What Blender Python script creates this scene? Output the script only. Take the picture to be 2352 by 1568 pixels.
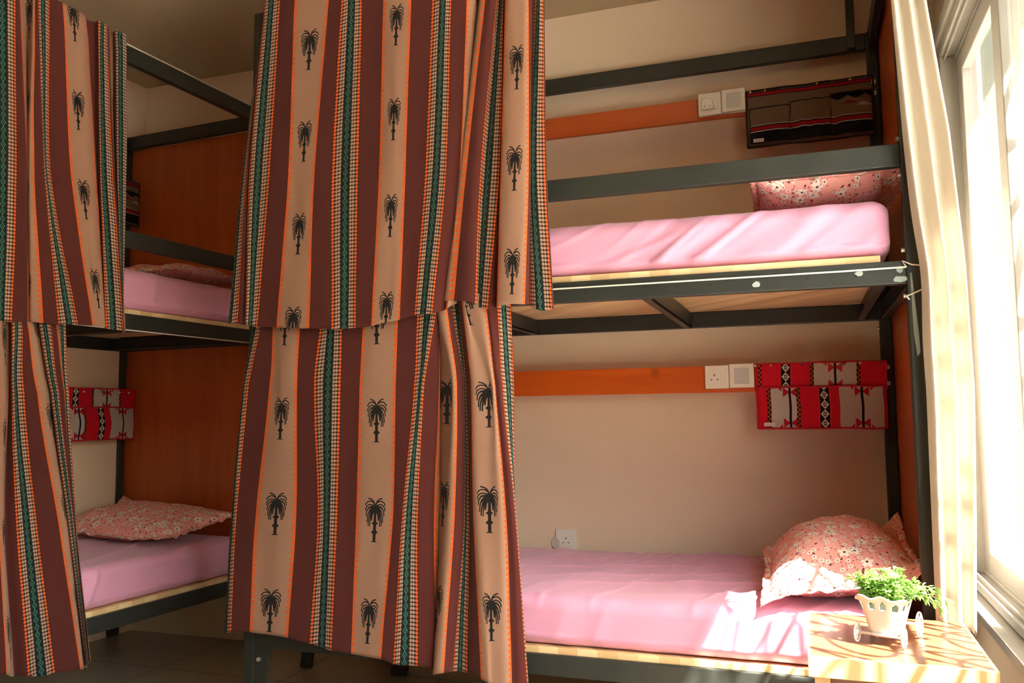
import bpy, bmesh, math, random
import numpy as np
from mathutils import Vector, Matrix, noise
for o in list(bpy.data.objects): bpy.data.objects.remove(o)
scene = bpy.context.scene
COL = scene.collection
FL = 1.045            # camera height above the floor; heights below are written relative to it
# ------------------------------------------------------------------ camera
def cam_axes(y, p, r):
    cy, sy, cp, sp, cr, sr = math.cos(y), math.sin(y), math.cos(p), math.sin(p), math.cos(r), math.sin(r)
    fwd = np.array([-sy*cp, cy*cp, sp]); right = np.array([cy, sy, 0]); up = np.cross(right, fwd)
    return cr*right+sr*up, -sr*right+cr*up, fwd
rt, up, fw = cam_axes(math.radians(19.353), math.radians(4.970), math.radians(-.5965))
cd = bpy.data.cameras.new('camera'); cam = bpy.data.objects.new('camera', cd); COL.objects.link(cam)
cd.sensor_width = 36; cd.lens = 1931.4/2352*36; cd.clip_start = .05
cam.matrix_world = Matrix(((rt[0], up[0], -fw[0], 0), (rt[1], up[1], -fw[1], 0), (rt[2], up[2], -fw[2], FL), (0, 0, 0, 1)))
scene.camera = cam
# ------------------------------------------------------------------ sky, sun, exposure
world = bpy.data.worlds.new('world'); scene.world = world; world.use_nodes = True
wn = world.node_tree; wn.nodes.clear()
wo = wn.nodes.new('ShaderNodeOutputWorld'); wb = wn.nodes.new('ShaderNodeBackground'); ws = wn.nodes.new('ShaderNodeTexSky')
SUN_DIR = Vector((-1, .6, -1.86)).normalized()
ws.sky_type = 'NISHITA'; ws.sun_disc = False; ws.sun_elevation = math.radians(58); ws.sun_rotation = math.radians(120); ws.air_density = 1.6; ws.dust_density = 4.0
wm = wn.nodes.new('ShaderNodeMixRGB'); wm.blend_type = 'MULTIPLY'; wm.inputs[0].default_value = 1; wm.inputs[2].default_value = (1.0, .985, .96, 1)
wn.links.new(ws.outputs[0], wm.inputs[1]); wn.links.new(wm.outputs[0], wb.inputs[0]); wn.links.new(wb.outputs[0], wo.inputs[0])
wb.inputs[1].default_value = 0.50
sl = bpy.data.lights.new('sun', 'SUN'); sl.energy = 24; sl.color = (1.0, .97, .93); sl.angle = math.radians(.55)
so = bpy.data.objects.new('sun', sl); COL.objects.link(so); so.rotation_euler = SUN_DIR.to_track_quat('-Z', 'Y').to_euler(); so.location = (3, -1, 4)
pl = bpy.data.lights.new('window_portal', 'AREA'); pl.shape = 'RECTANGLE'; pl.size = 1.86; pl.size_y = 3.0; pl.cycles.is_portal = True
po = bpy.data.objects.new('window_portal', pl); COL.objects.link(po); po.location = (.60, 1.7, FL+.35); po.rotation_euler = (0, math.radians(90), 0)
scene.view_settings.view_transform = 'Standard'; scene.view_settings.look = 'None'
scene.view_settings.exposure = 1.92; scene.view_settings.gamma = 1; scene.view_settings.use_curve_mapping = False
scene.cycles.max_bounces = 10; scene.cycles.diffuse_bounces = 6; scene.cycles.transparent_max_bounces = 12
scene.cycles.caustics_reflective = False; scene.cycles.caustics_refractive = False; scene.cycles.sample_clamp_indirect = 25
scene.cycles.use_denoising = True
# ------------------------------------------------------------------ room frame used by the left bed (turned 3.63 degrees)
RA = math.radians(-3.63)
def W(x, y, z=0): return Vector((x*math.cos(RA)-y*math.sin(RA), x*math.sin(RA)+y*math.cos(RA), z))
# ------------------------------------------------------------------ material tools
def srgb(r, g, b):
    f = lambda c: (c/255/12.92) if c/255 <= .04045 else ((c/255+.055)/1.055)**2.4
    return (f(r), f(g), f(b), 1)
class X:
    """a tiny expression builder: arithmetic on shader sockets"""
    nt = None
    def __init__(s, v): s.v = v
    @staticmethod
    def m(op, *a, clamp=False):
        n = X.nt.nodes.new('ShaderNodeMath'); n.operation = op; n.use_clamp = clamp
        for i, q in enumerate(a):
            q = q.v if isinstance(q, X) else q
            if isinstance(q, (int, float)): n.inputs[i].default_value = q
            else: X.nt.links.new(q, n.inputs[i])
        return X(n.outputs[0])
    def __add__(s, o): return X.m('ADD', s, o)
    __radd__ = __add__
    def __sub__(s, o): return X.m('SUBTRACT', s, o)
    def __rsub__(s, o): return X.m('SUBTRACT', o, s)
    def __mul__(s, o): return X.m('MULTIPLY', s, o)
    __rmul__ = __mul__
    def __truediv__(s, o): return X.m('DIVIDE', s, o)
    def __lt__(s, o): return X.m('LESS_THAN', s, o)
    def __gt__(s, o): return X.m('GREATER_THAN', s, o)
    def abs(s): return X.m('ABSOLUTE', s)
    def fr(s): return X.m('FRACT', s)
    def sq(s): return s*s
    def sqrt(s): return X.m('SQRT', s)
def mx(a, b): return X.m('MAXIMUM', a, b)
def mn(a, b): return X.m('MINIMUM', a, b)
def col_mix(fac, a, b):
    n = X.nt.nodes.new('ShaderNodeMix'); n.data_type = 'RGBA'
    fac = fac.v if isinstance(fac, X) else fac
    if isinstance(fac, (int, float)): n.inputs[0].default_value = fac
    else: X.nt.links.new(fac, n.inputs[0])
    for i, c in ((6, a), (7, b)):
        if isinstance(c, tuple): n.inputs[i].default_value = c
        else: X.nt.links.new(c, n.inputs[i])
    return n.outputs[2]
def new_mat(name, rough=.6, base=(.5, .5, .5, 1), metal=0, spec=.5):
    m = bpy.data.materials.new(name); m.use_nodes = True; X.nt = m.node_tree
    b = m.node_tree.nodes['Principled BSDF']
    b.inputs['Roughness'].default_value = rough; b.inputs['Base Color'].default_value = base; b.inputs['Metallic'].default_value = metal
    b.inputs['Specular IOR Level'].default_value = spec
    return m, b
def coords(kind='Object'):
    t = X.nt.nodes.new('ShaderNodeTexCoord'); return t.outputs[kind]
def uvxy(name='UVMap'):
    u = X.nt.nodes.new('ShaderNodeUVMap'); u.uv_map = name
    s = X.nt.nodes.new('ShaderNodeSeparateXYZ'); X.nt.links.new(u.outputs[0], s.inputs[0])
    return X(s.outputs[0]), X(s.outputs[1]), u.outputs[0]
def tex_noise(vec, scale, detail=3, rough=.5, dims=None, sx=None):
    if sx:
        mp = X.nt.nodes.new('ShaderNodeMapping'); X.nt.links.new(vec, mp.inputs[0]); mp.inputs['Scale'].default_value = sx; vec = mp.outputs[0]
    n = X.nt.nodes.new('ShaderNodeTexNoise'); X.nt.links.new(vec, n.inputs['Vector']); n.inputs['Scale'].default_value = scale
    n.inputs['Detail'].default_value = detail; n.inputs['Roughness'].default_value = rough
    return n
def bump(b, h, strength=.2, dist=.002):
    n = X.nt.nodes.new('ShaderNodeBump'); n.inputs['Strength'].default_value = strength; n.inputs['Distance'].default_value = dist
    X.nt.links.new(h.v if isinstance(h, X) else h, n.inputs['Height']); X.nt.links.new(n.outputs[0], b.inputs['Normal'])
def setc(b, c): X.nt.links.new(c, b.inputs['Base Color'])
def noisy_mat(name, c1, c2, scale=6, rough=.6, bs=.0, bscale=200, metal=0, spec=.5, sx=None, bd=.001, contrast=1.6):
    m, b = new_mat(name, rough, metal=metal, spec=spec); co = coords()
    n = tex_noise(co, scale, 4, .6, sx=sx)
    f = X.m('MULTIPLY_ADD', X(n.outputs[0]), contrast, .5-contrast/2, clamp=True)
    setc(b, col_mix(f, c1, c2))
    if bs: bump(b, tex_noise(co, bscale, 3, .6).outputs[0], bs, bd)
    return m
# plain surfaces
M = {}
M['plaster'] = noisy_mat('wall_plaster', srgb(232, 208, 182), srgb(237, 214, 189), 2.5, .9, .35, 260, spec=.2, bd=.0015)
M['dim_bounce_paint'] = noisy_mat('bounce_dimming_paint', srgb(150, 130, 104), srgb(158, 138, 112), 3, .9)  # unseen wall behind the camera, darkened to dim bounced light
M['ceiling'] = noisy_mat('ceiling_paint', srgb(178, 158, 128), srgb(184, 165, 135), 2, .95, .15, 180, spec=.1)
M['steel'] = noisy_mat('painted_black_steel', srgb(36, 38, 35), srgb(47, 49, 45), 9, .42, .12, 90, spec=.5)
M['bolt'] = new_mat('zinc_bolt', .35, srgb(200, 198, 190), .8)[0]
M['string'] = new_mat('white_string', .8, srgb(225, 220, 212))[0]
M['white_plastic'] = new_mat('white_plastic', .35, srgb(232, 224, 214))[0]
M['grey_plastic'] = new_mat('grey_translucent_plastic', .3, srgb(196, 194, 192))[0]
M['socket_hole'] = new_mat('socket_hole_black', .6, srgb(35, 25, 20))[0]
M['aluminium'] = noisy_mat('cream_aluminium', srgb(122, 115, 108), srgb(132, 125, 118), 5, .45)
M['rubber'] = new_mat('black_rubber', .6, srgb(30, 29, 28))[0]
M['stucco'] = noisy_mat('outside_stucco', srgb(84, 87, 80), srgb(97, 100, 92), 8, .95, .6, 60, bd=.006)
M['grille'] = new_mat('white_iron_grille', .5, srgb(225, 220, 210))[0]
def wood(name, c1, c2, c3, axis='X', scale=1.0, rough=.35, knots=False, spec=.5):
    m, b = new_mat(name, rough, spec=spec); co = coords()
    s = {'X': (.7, 9, 9), 'Y': (9, .7, 9), 'Z': (9, 9, .7)}[axis]
    n1 = tex_noise(co, 2.2*scale, 6, .62, sx=s); n2 = tex_noise(co, 11*scale, 4, .7, sx=s); n3 = tex_noise(co, 1.3*scale, 2, .5)
    f = X.m('MULTIPLY_ADD', X(n1.outputs[0])*.7+X(n2.outputs[0])*.3, 2.4, -.7, clamp=True)
    c = col_mix(f, c1, c2); g = X.m('MULTIPLY_ADD', X(n3.outputs[0]), 2.2, -.75, clamp=True)
    c = col_mix(g*.6, c, c3)
    if knots:
        v = X.nt.nodes.new('ShaderNodeTexVoronoi'); X.nt.links.new(co, v.inputs['Vector']); v.inputs['Scale'].default_value = 2.1
        k = X.m('MULTIPLY_ADD', X(v.outputs['Distance']), -22, 1.6, clamp=True)
        c = col_mix(k*.8, c, srgb(70, 28, 12))
    setc(b, c); bump(b, n2.outputs[0], .08, .001)
    return m
M['ply'] = wood('stained_plywood', srgb(176, 78, 28), srgb(208, 104, 40), srgb(136, 54, 26), 'Z', .8, .38)
M['plank'] = wood('varnished_pine_plank', srgb(196, 82, 24), srgb(216, 106, 38), srgb(166, 58, 18), 'X', 1.2, .32, True)
M['plank_y'] = wood('varnished_pine_plank_side', srgb(206, 92, 26), srgb(228, 118, 40), srgb(176, 66, 20), 'Y', 1.2, .32, True)
def blockboard(name):
    m, b = new_mat(name, .6); co = coords(); s = X.nt.nodes.new('ShaderNodeSeparateXYZ'); X.nt.links.new(co, s.inputs[0])
    t = X(s.outputs[0])+X(s.outputs[1])
    cell = X.m('FLOOR', t*17); wn_ = X.nt.nodes.new('ShaderNodeTexWhiteNoise'); wn_.noise_dimensions = '1D'; X.nt.links.new(cell.v, wn_.inputs['W'])
    n = tex_noise(co, 20, 4, .6, sx=(1, 1, 6))
    c = col_mix(X(wn_.outputs[0])*.65+X(n.outputs[0])*.35, srgb(196, 158, 110), srgb(240, 214, 168))
    setc(b, c); return m
M['board'] = blockboard('pale_blockboard')
M['walnut'] = wood('walnut_laminate', srgb(104, 64, 44), srgb(138, 90, 62), srgb(80, 48, 34), 'X', 1.6, .28)
M['lightwood'] = wood('light_beech', srgb(186, 152, 108), srgb(200, 168, 124), srgb(176, 138, 94), 'X', 1.2, .4)
M['pot'] = new_mat('white_glossy_plastic', .3, srgb(222, 220, 214))[0]
def tiles():
    m, b = new_mat('floor_tiles', .22); co = coords(); s = X.nt.nodes.new('ShaderNodeSeparateXYZ'); X.nt.links.new(co, s.inputs[0])
    d = mn(((X(s.outputs[0])/.6+.37).fr()-.5).abs()*-1+.5, ((X(s.outputs[1])/.6+.1).fr()-.5).abs()*-1+.5)
    n = tex_noise(co, 5, 5, .6); c = col_mix(X(n.outputs[0]), srgb(148, 135, 117), srgb(168, 155, 136))
    setc(b, col_mix(d < .004, c, srgb(112, 102, 88))); return m
M['tiles'] = tiles()
def glass():
    m, b = new_mat('window_glass', .05); nt = X.nt; out = nt.nodes['Material Output']
    tr = nt.nodes.new('ShaderNodeBsdfTransparent'); tr.inputs[0].default_value = (.93, .95, .92, 1)
    gl = nt.nodes.new('ShaderNodeBsdfGlossy'); gl.inputs['Roughness'].default_value = .02
    tl = nt.nodes.new('ShaderNodeBsdfTranslucent'); tl.inputs[0].default_value = (.8, .82, .78, 1)
    lw = nt.nodes.new('ShaderNodeLayerWeight'); fr_ = X.m('MULTIPLY_ADD', X.m('POWER', X(lw.outputs['Facing']), 4), .45, .04)
    a = nt.nodes.new('ShaderNodeMixShader'); nt.links.new(fr_.v, a.inputs[0]); nt.links.new(tr.outputs[0], a.inputs[1]); nt.links.new(gl.outputs[0], a.inputs[2])
    c = nt.nodes.new('ShaderNodeMixShader'); c.inputs[0].default_value = .004; nt.links.new(a.outputs[0], c.inputs[1]); nt.links.new(tl.outputs[0], c.inputs[2])
    nt.links.new(c.outputs[0], out.inputs[0]); return m
M['glass'] = glass()
def cloth(name, c1, c2, transl=.0, rough=.8, tcol=None, wscale=900, sheen=.0):
    m, b = new_mat(name, rough, spec=.25); co = coords()
    n = tex_noise(co, 3, 3, .5); setc(b, col_mix(X(n.outputs[0]), c1, c2))
    b.inputs['Sheen Weight'].default_value = sheen
    bump(b, tex_noise(co, wscale, 2, .6).outputs[0], .12, .0006)
    if transl: add_translucent(m, b, tcol or c1, transl)
    return m
def add_translucent(m, b, colsock, fac):
    nt = m.node_tree; t = nt.nodes.new('ShaderNodeBsdfTranslucent'); x = nt.nodes.new('ShaderNodeMixShader'); x.inputs[0].default_value = fac
    if isinstance(colsock, tuple): t.inputs[0].default_value = colsock
    else: nt.links.new(colsock, t.inputs[0])
    nt.links.new(b.outputs[0], x.inputs[1]); nt.links.new(t.outputs[0], x.inputs[2]); nt.links.new(x.outputs[0], nt.nodes['Material Output'].inputs[0])
M['sheet'] = cloth('pink_sheet', srgb(212, 148, 180), srgb(219, 157, 187), sheen=.25, rough=.6)
M['white_curtain'] = cloth('cream_curtain_cloth', srgb(196, 184, 168), srgb(204, 193, 178), .20, .9, srgb(222, 200, 184))
M['red_trim'] = cloth('red_piping_cloth', srgb(170, 20, 40), srgb(190, 28, 48))
M['brown_trim'] = cloth('dark_brown_binding', srgb(48, 36, 34), srgb(58, 44, 40))
# ------------------------------------------------------------------ printed palm-stripe cloth
PP = .335
def palm_cloth():
    m, b = new_mat('palm_stripe_cloth', .85, spec=.15); u, v, _ = uvxy(); pv, _b, _c = uvxy('Palm')
    maroon, beige, black = srgb(93, 43, 40), srgb(172, 131, 110), srgb(40, 34, 32)
    orange, pale, green = srgb(226, 100, 44), srgb(188, 151, 132), srgb(84, 148, 128)
    c = maroon
    # band of dots and diamonds, centred on whole u
    du = ((u+.5).fr()-.5)*PP; ad = du.abs()
    dv = ((v/.0119).fr()-.5)*.0119
    c = col_mix(ad < .0525, c, black)
    def dot(x, r): return (X.m('POWER', ad-x, 2)+dv.sq()) < r*r
    c = col_mix((dv.abs() < .0014)*(ad > .02)*(ad < .046), c, srgb(150, 112, 96))
    c = col_mix(mx(dot(.0228, .0051), dot(.0335, .0050)), c, pale)
    c = col_mix(dot(.0458, .0052), c, orange)
    dd = ((v/.0238).fr()-.5).abs()*.0238/.0119+ad/.0100
    dia = mx((dd < 1)*(dd > .74), dd < .24)
    c = col_mix((ad < .0135), c, srgb(30, 42, 40)); c = col_mix(dia, c, green)
    # palm band, centred on half u
    bu = (u.fr()-.5)*PP; ab = bu.abs()
    c = col_mix(ab < .0590, c, black); c = col_mix(ab < .0578, c, orange)
    zz = ((v/.0168).fr()-.5).abs()*2
    c = col_mix(ab < (.0552-zz*.0112), c, beige)
    # palm tree
    H = .137
    y = 1-(pv/.307).fr()*(.307/H); x = ab/H/1.12
    def ring(cx, cy, rx, ry, w):
        e = (((x-cx)/rx).sq()+((y-cy)/ry).sq()).sqrt()
        return ((e-1).abs()*min(rx, ry)) < w
    t = ring(.145, .79, .14, .19, .011)*(x < .135)*(y > .79)
    t = mx(t, ring(.10, .80, .09, .115, .011)*(y > .82))
    t = mx(t, ring(.092, .72, .092, .12, .011)*(y > .70))
    t = mx(t, ring(.082, .60, .088, .185, .010)*(y > .585)*(x > .05))
    t = mx(t, ring(.055, .46, .095, .28, .010)*(y > .44)*(x > .05))
    t = mx(t, ring(.035, .36, .092, .36, .010)*(y > .36)*(x > .035))
    t = mx(t, ring(.020, .36, .078, .36, .010)*(y > .35)*(x > .02))
    t = mx(t, ring(.010, .46, .055, .26, .012)*(y > .48)*(x > .01))
    t = mx(t, (((x/.090).sq()+((y-.745)/.095).sq()) < 1))
    t = mx(t, (x < (.030-(y-.2).abs()*.012))*(y > .02)*(y < .78))
    t = mx(t, (x+(y-.42).abs()*.95) < .066); t = mx(t, (x+(y-.22).abs()*.95) < .070)
    t = mx(t, (x < (.075-y*1.6))*(y > 0))
    t = t*(y > 0)
    c = col_mix(t, c, srgb(36, 32, 31))
    n = tex_noise(coords(), 7, 3, .6); k = col_mix(X(n.outputs[0])*.25, (1, 1, 1, 1), (.55, .5, .48, 1))
    mu = X.nt.nodes.new('ShaderNodeMix'); mu.data_type = 'RGBA'; mu.blend_type = 'MULTIPLY'; mu.inputs[0].default_value = 1
    X.nt.links.new(c, mu.inputs[6]); X.nt.links.new(k, mu.inputs[7]); c = mu.outputs[2]
    setc(b, c); bump(b, tex_noise(coords(), 1400, 2, .6).outputs[0], .15, .0005)
    b.inputs['Sheen Weight'].default_value = .1
    add_translucent(m, b, c, .16); return m
M['palm'] = palm_cloth()
def floral():
    m, b = new_mat('floral_cotton', .75, spec=.2); u, v, uv = uvxy(); base = srgb(240, 168, 160); c = col_mix(X(tex_noise(uv, 6, 2).outputs[0]), srgb(238, 158, 160), srgb(244, 180, 166))
    for sc, off, pet, cc in ((19, 0., .34, srgb(246, 236, 228)), (36, 3.3, .28, srgb(240, 226, 218))):
        mp = X.nt.nodes.new('ShaderNodeMapping'); X.nt.links.new(uv, mp.inputs[0]); mp.inputs['Location'].default_value = (off, off*.7, 0); mp.inputs['Scale'].default_value = (sc, sc, 1)
        vo = X.nt.nodes.new('ShaderNodeTexVoronoi'); vo.voronoi_dimensions = '2D'; vo.inputs['Scale'].default_value = 1; X.nt.links.new(mp.outputs[0], vo.inputs['Vector'])
        vs = X.nt.nodes.new('ShaderNodeVectorMath'); vs.operation = 'SUBTRACT'; X.nt.links.new(mp.outputs[0], vs.inputs[0]); X.nt.links.new(vo.outputs['Position'], vs.inputs[1])
        s = X.nt.nodes.new('ShaderNodeSeparateXYZ'); X.nt.links.new(vs.outputs[0], s.inputs[0]); sx, sy = X(s.outputs[0]), X(s.outputs[1])
        r = (sx.sq()+sy.sq()).sqrt(); an = X.m('ARCTAN2', sy, sx)
        sep = X.nt.nodes.new('ShaderNodeSeparateColor'); X.nt.links.new(vo.outputs['Color'], sep.inputs[0]); k = X(sep.outputs[0]); k2 = X(sep.outputs[1])
        cosv = X.m('COSINE', an*2.5+k*6).abs()
        # little dark leaves round each flower
        leaf = X.m('COSINE', an*3.5+k2*6)
        c = col_mix((leaf > .93)*(r > .40)*(r < .55)*(k > .2), c, srgb(116, 56, 60))
        c = col_mix((r < (cosv*.5+.5)*pet)*(k > .3), c, cc)
        c = col_mix((r < .07)*(k > .3), c, srgb(92, 44, 48))
    setc(b, c); bump(b, tex_noise(coords(), 900, 2).outputs[0], .1, .0006); return m
M['floral'] = floral()
def twill(u, v, c1, c2, s=.0030):
    return col_mix(((u+v)/s).fr() < .42, c1, c2)
def sadu(kind):
    """woven red tribal cloth; u across in metres, v up in metres"""
    m, b = new_mat('red_woven_'+kind, .85, spec=.1); u, v, _ = uvxy()
    red, blk, wht, ora = srgb(196, 26, 44), srgb(34, 26, 28), srgb(214, 204, 196), srgb(190, 84, 44)
    c = red
    tw = twill(u, v, srgb(226, 214, 206), srgb(74, 62, 62))
    def band(a, bb): return (u > a)*(u < bb)
    if kind == 'pocket': tws = ((.050, .139, .117), (.286, .432, .362)); zig = ((.036, .050), (.139, .152)); dia = .235; h = .150
    else: tws = ((.205, .350, .278),); zig = ((.010, .022), (.192, .205), (.350, .363)); dia = .107; h = .10
    for a, bb in zig:
        mid = (a+bb)/2; z = (((v/.017).fr()-.5).abs()*2-.5)*.010
        c = col_mix(band(a, bb), c, blk); c = col_mix(band(a, bb)*((u-mid-z).abs() < .0022), c, ora)
    for a, bb, sx in tws:
        bd = band(a, bb); c = col_mix(bd, c, tw); dx = (u-sx).abs()
        ev = mn(v, h-v)
        t1 = (dx > .004)*(dx < .024)*((ev-.019).abs() < dx*.75)
        t2 = (dx > .028)*(dx < .044)*(ev < (.044-dx)*.95)
        c = col_mix(bd*mx(t1, t2), c, srgb(178, 30, 46) if kind == 'pocket' else srgb(184, 50, 48))
        c = col_mix(dx < .0042, c, blk)
    dx = (u-dia).abs(); c = col_mix(dx < .020, c, ora); c = col_mix(dx < .0186, c, red); c = col_mix(dx < .0165, c, blk)
    dy = ((v/.034).fr()-.5).abs()*.034
    dd = dx/.0140+dy/.0165; c = col_mix(dd < 1, c, wht)
    c = col_mix(mx(mx((dx < .0016)*(dy < .0095), (dy < .0018)*(dx < .0065)), (((dx-.004).abs() < .0018)*((dy-.005).abs() < .002))), c, blk)
    c = col_mix((dx < .0018)*(dy < .002), c, wht)
    setc(b, c); bump(b, tex_noise(coords(), 1100, 2).outputs[0], .2, .0006); return m
M['sadu_pocket'] = sadu('pocket'); M['sadu_back'] = sadu('backing')
def brown_cloth(kind):
    m, b = new_mat('brown_woven_'+kind, .85, spec=.1); u, v, _ = uvxy()
    c = twill(u, v, srgb(128, 106, 88), srgb(84, 66, 54))
    red, wht, blk = srgb(150, 30, 36), srgb(190, 180, 172), srgb(30, 30, 36)
    if kind == 'backing':
        c = col_mix((v > .196)*(v < .213), c, blk); c = col_mix((v > .199)*(v < .210), c, red)
    else:
        c = col_mix(v < .068, c, wht); c = col_mix(v < .0655, c, blk); c = col_mix((v < .061), c, red); c = col_mix(v < .048, c, blk)
        c = col_mix(v < .0455, c, wht); c = col_mix(v < .042, c, blk)
        if kind == 'pocket_patterned':
            e = (u-.065).abs(); c = col_mix((v > .125)*(((u/.06).fr()-.5).abs()*.06 < (v-.125)*1.6)*(v > .128), c, blk)
            c = col_mix((v > .110)*(v < .122)*(e < (.122-v)*1.6+.006), c, srgb(128, 40, 38))
            c = col_mix((v > .098)*(v < .110)*((u-.115).abs() < (.110-v)*1.2+.012), c, srgb(150, 140, 134))
    setc(b, c); bump(b, tex_noise(coords(), 1100, 2).outputs[0], .2, .0006); return m
for k in ('backing', 'pocket', 'pocket_patterned'): M['brown_'+k] = brown_cloth(k)
M['tag_cloth'] = new_mat('tag_cloth', .8, srgb(226, 212, 206))[0]; M['tag_ink'] = new_mat('tag_ink', .8, srgb(52, 40, 44))[0]; M['tag_stamp'] = new_mat('tag_pink_stamp', .8, srgb(206, 120, 116))[0]
M['leaf'] = noisy_mat('plant_leaf', srgb(96, 150, 72), srgb(160, 190, 92), 22, .45)
_m = M['leaf']; X.nt = _m.node_tree; add_translucent(_m, _m.node_tree.nodes['Principled BSDF'], srgb(176, 206, 110), .28)
for nme, cc in (('yellow', (232, 168, 50)), ('blue', (52, 60, 140)), ('white', (232, 224, 216)), ('green', (50, 70, 58)), ('red', (150, 40, 50))): M['pin_'+nme] = new_mat(nme+'_pin_plastic', .3, srgb(*cc))[0]
# ------------------------------------------------------------------ geometry tools
class MB:
    def __init__(s): s.bm = bmesh.new()
    def box(s, x0, x1, y0, y1, z0, z1, rot=None, org=None):
        vs = [Vector((x, y, z)) for z in (z0, z1) for y in (y0, y1) for x in (x0, x1)]
        if rot is not None: vs = [org + rot @ (v-org) for v in vs]
        v = [s.bm.verts.new(p) for p in vs]
        for f in ((0, 2, 3, 1), (4, 5, 7, 6), (0, 1, 5, 4), (2, 6, 7, 3), (0, 4, 6, 2), (1, 3, 7, 5)): s.bm.faces.new([v[i] for i in f])
        return s
    def prism(s, pts, axis, a, b):
        """polygon pts (2-D) extruded along axis 'x','y' or 'z' from a to b"""
        mk = {'x': lambda p, t: (t, p[0], p[1]), 'y': lambda p, t: (p[0], t, p[1]), 'z': lambda p, t: (p[0], p[1], t)}[axis]
        A = [s.bm.verts.new(mk(p, a)) for p in pts]; B = [s.bm.verts.new(mk(p, b)) for p in pts]; n = len(pts)
        s.bm.faces.new(A); s.bm.faces.new(B[::-1])
        for i in range(n): s.bm.faces.new((A[i], B[i], B[(i+1) % n], A[(i+1) % n]))
        return s
    def cyl(s, p0, p1, r, n=14, r1=None):
        p0, p1 = Vector(p0), Vector(p1); r1 = r if r1 is None else r1
        q = (p1-p0).to_track_quat('Z', 'Y')
        A = [s.bm.verts.new(p0+q@Vector((r*math.cos(t), r*math.sin(t), 0))) for t in [2*math.pi*i/n for i in range(n)]]
        B = [s.bm.verts.new(p1+q@Vector((r1*math.cos(t), r1*math.sin(t), 0))) for t in [2*math.pi*i/n for i in range(n)]]
        s.bm.faces.new(A[::-1]); s.bm.faces.new(B)
        for i in range(n): s.bm.faces.new((A[i], A[(i+1) % n], B[(i+1) % n], B[i]))
        return s
    def tube(s, pts, r, n=8, closed=False, taper=None):
        pts = [Vector(p) for p in pts]; rings = []; N = len(pts); ref = None
        for i, p in enumerate(pts):
            a = pts[(i-1) % N] if closed or i > 0 else p; b = pts[(i+1) % N] if closed or i < N-1 else p
            d = (b-a).normalized()
            if ref is None: ref = d.orthogonal().normalized()
            ref = (ref-d*ref.dot(d)).normalized(); bi = d.cross(ref)
            rr = r*(taper(i/(N-1)) if taper else 1)
            rings.append([s.bm.verts.new(p+ref*rr*math.cos(2*math.pi*k/n)+bi*rr*math.sin(2*math.pi*k/n)) for k in range(n)])
        for i in range(N if closed else N-1):
            a, b = rings[i], rings[(i+1) % N]
            for k in range(n): s.bm.faces.new((a[k], a[(k+1) % n], b[(k+1) % n], b[k]))
        if not closed: s.bm.faces.new(rings[0][::-1]); s.bm.faces.new(rings[-1])
        return s
    def grid(s, fn, nu, nv, uv=None, uv2=None, closed_u=False, skip=None):
        """fn(i/nu, j/nv) -> point; uv likewise"""
        UL = s.bm.loops.layers.uv
        if uv and not UL.get('UVMap'): UL.new('UVMap')
        if uv2 and not UL.get('Palm'): UL.new('Palm')
        L = UL.get('UVMap'); L2 = UL.get('Palm')
        V = [[s.bm.verts.new(fn(i/nu, j/nv)) for j in range(nv+1)] for i in range(nu if closed_u else nu+1)]
        for i in range(nu):
            for j in range(nv):
                if skip and skip(i, j): continue
                ii = (i+1) % nu if closed_u else i+1
                f = s.bm.faces.new((V[i][j], V[ii][j], V[ii][j+1], V[i][j+1])); f.smooth = True
                if uv:
                    for lp, (a, b) in zip(f.loops, ((i, j), (i+1, j), (i+1, j+1), (i, j+1))):
                        lp[L].uv = uv(a/nu, b/nv)
                        if uv2: lp[L2].uv = uv2((i+.5)/nu, b/nv)
        return s
    def out(s, name, mat, parent=None, bevel=0, smooth=False, solid=0, sub=0):
        me = bpy.data.meshes.new(name); bmesh.ops.recalc_face_normals(s.bm, faces=s.bm.faces) if not solid == -1 else None
        s.bm.to_mesh(me); s.bm.free()
        if smooth:
            for p in me.polygons: p.use_smooth = True
        for mt in (mat if isinstance(mat, list) else [mat]): me.materials.append(mt)
        o = bpy.data.objects.new(name, me); COL.objects.link(o)
        if parent is not None: o.parent = parent
        if solid > 0: md = o.modifiers.new('t', 'SOLIDIFY'); md.thickness = solid; md.offset = 0
        if sub: md = o.modifiers.new('s', 'SUBSURF'); md.levels = md.render_levels = sub
        if bevel: md = o.modifiers.new('b', 'BEVEL'); md.width = bevel; md.segments = 2; md.limit_method = 'ANGLE'
        return o
def tag(o, label=None, cat=None, group=None, kind=None):
    if label: o['label'] = label
    if cat: o['category'] = cat
    if group: o['group'] = group
    if kind: o['kind'] = kind
    return o
def thing(name, label, cat, loc=(0, 0, 0), rz=0, group=None):
    o = bpy.data.objects.new(name, None); COL.objects.link(o); o.location = loc; o.rotation_euler = (0, 0, rz); o.empty_display_size = .05
    return tag(o, label, cat, group)
def copy_tree(o, parent=None):
    c = o.copy(); COL.objects.link(c); c.parent = parent
    for ch in list(o.children): copy_tree(ch, c)
    return c
def struct(o, label=None): o['kind'] = 'structure'; return o
def sm(t): t = max(0., min(1., t)); return t*t*(3-2*t)
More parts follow.
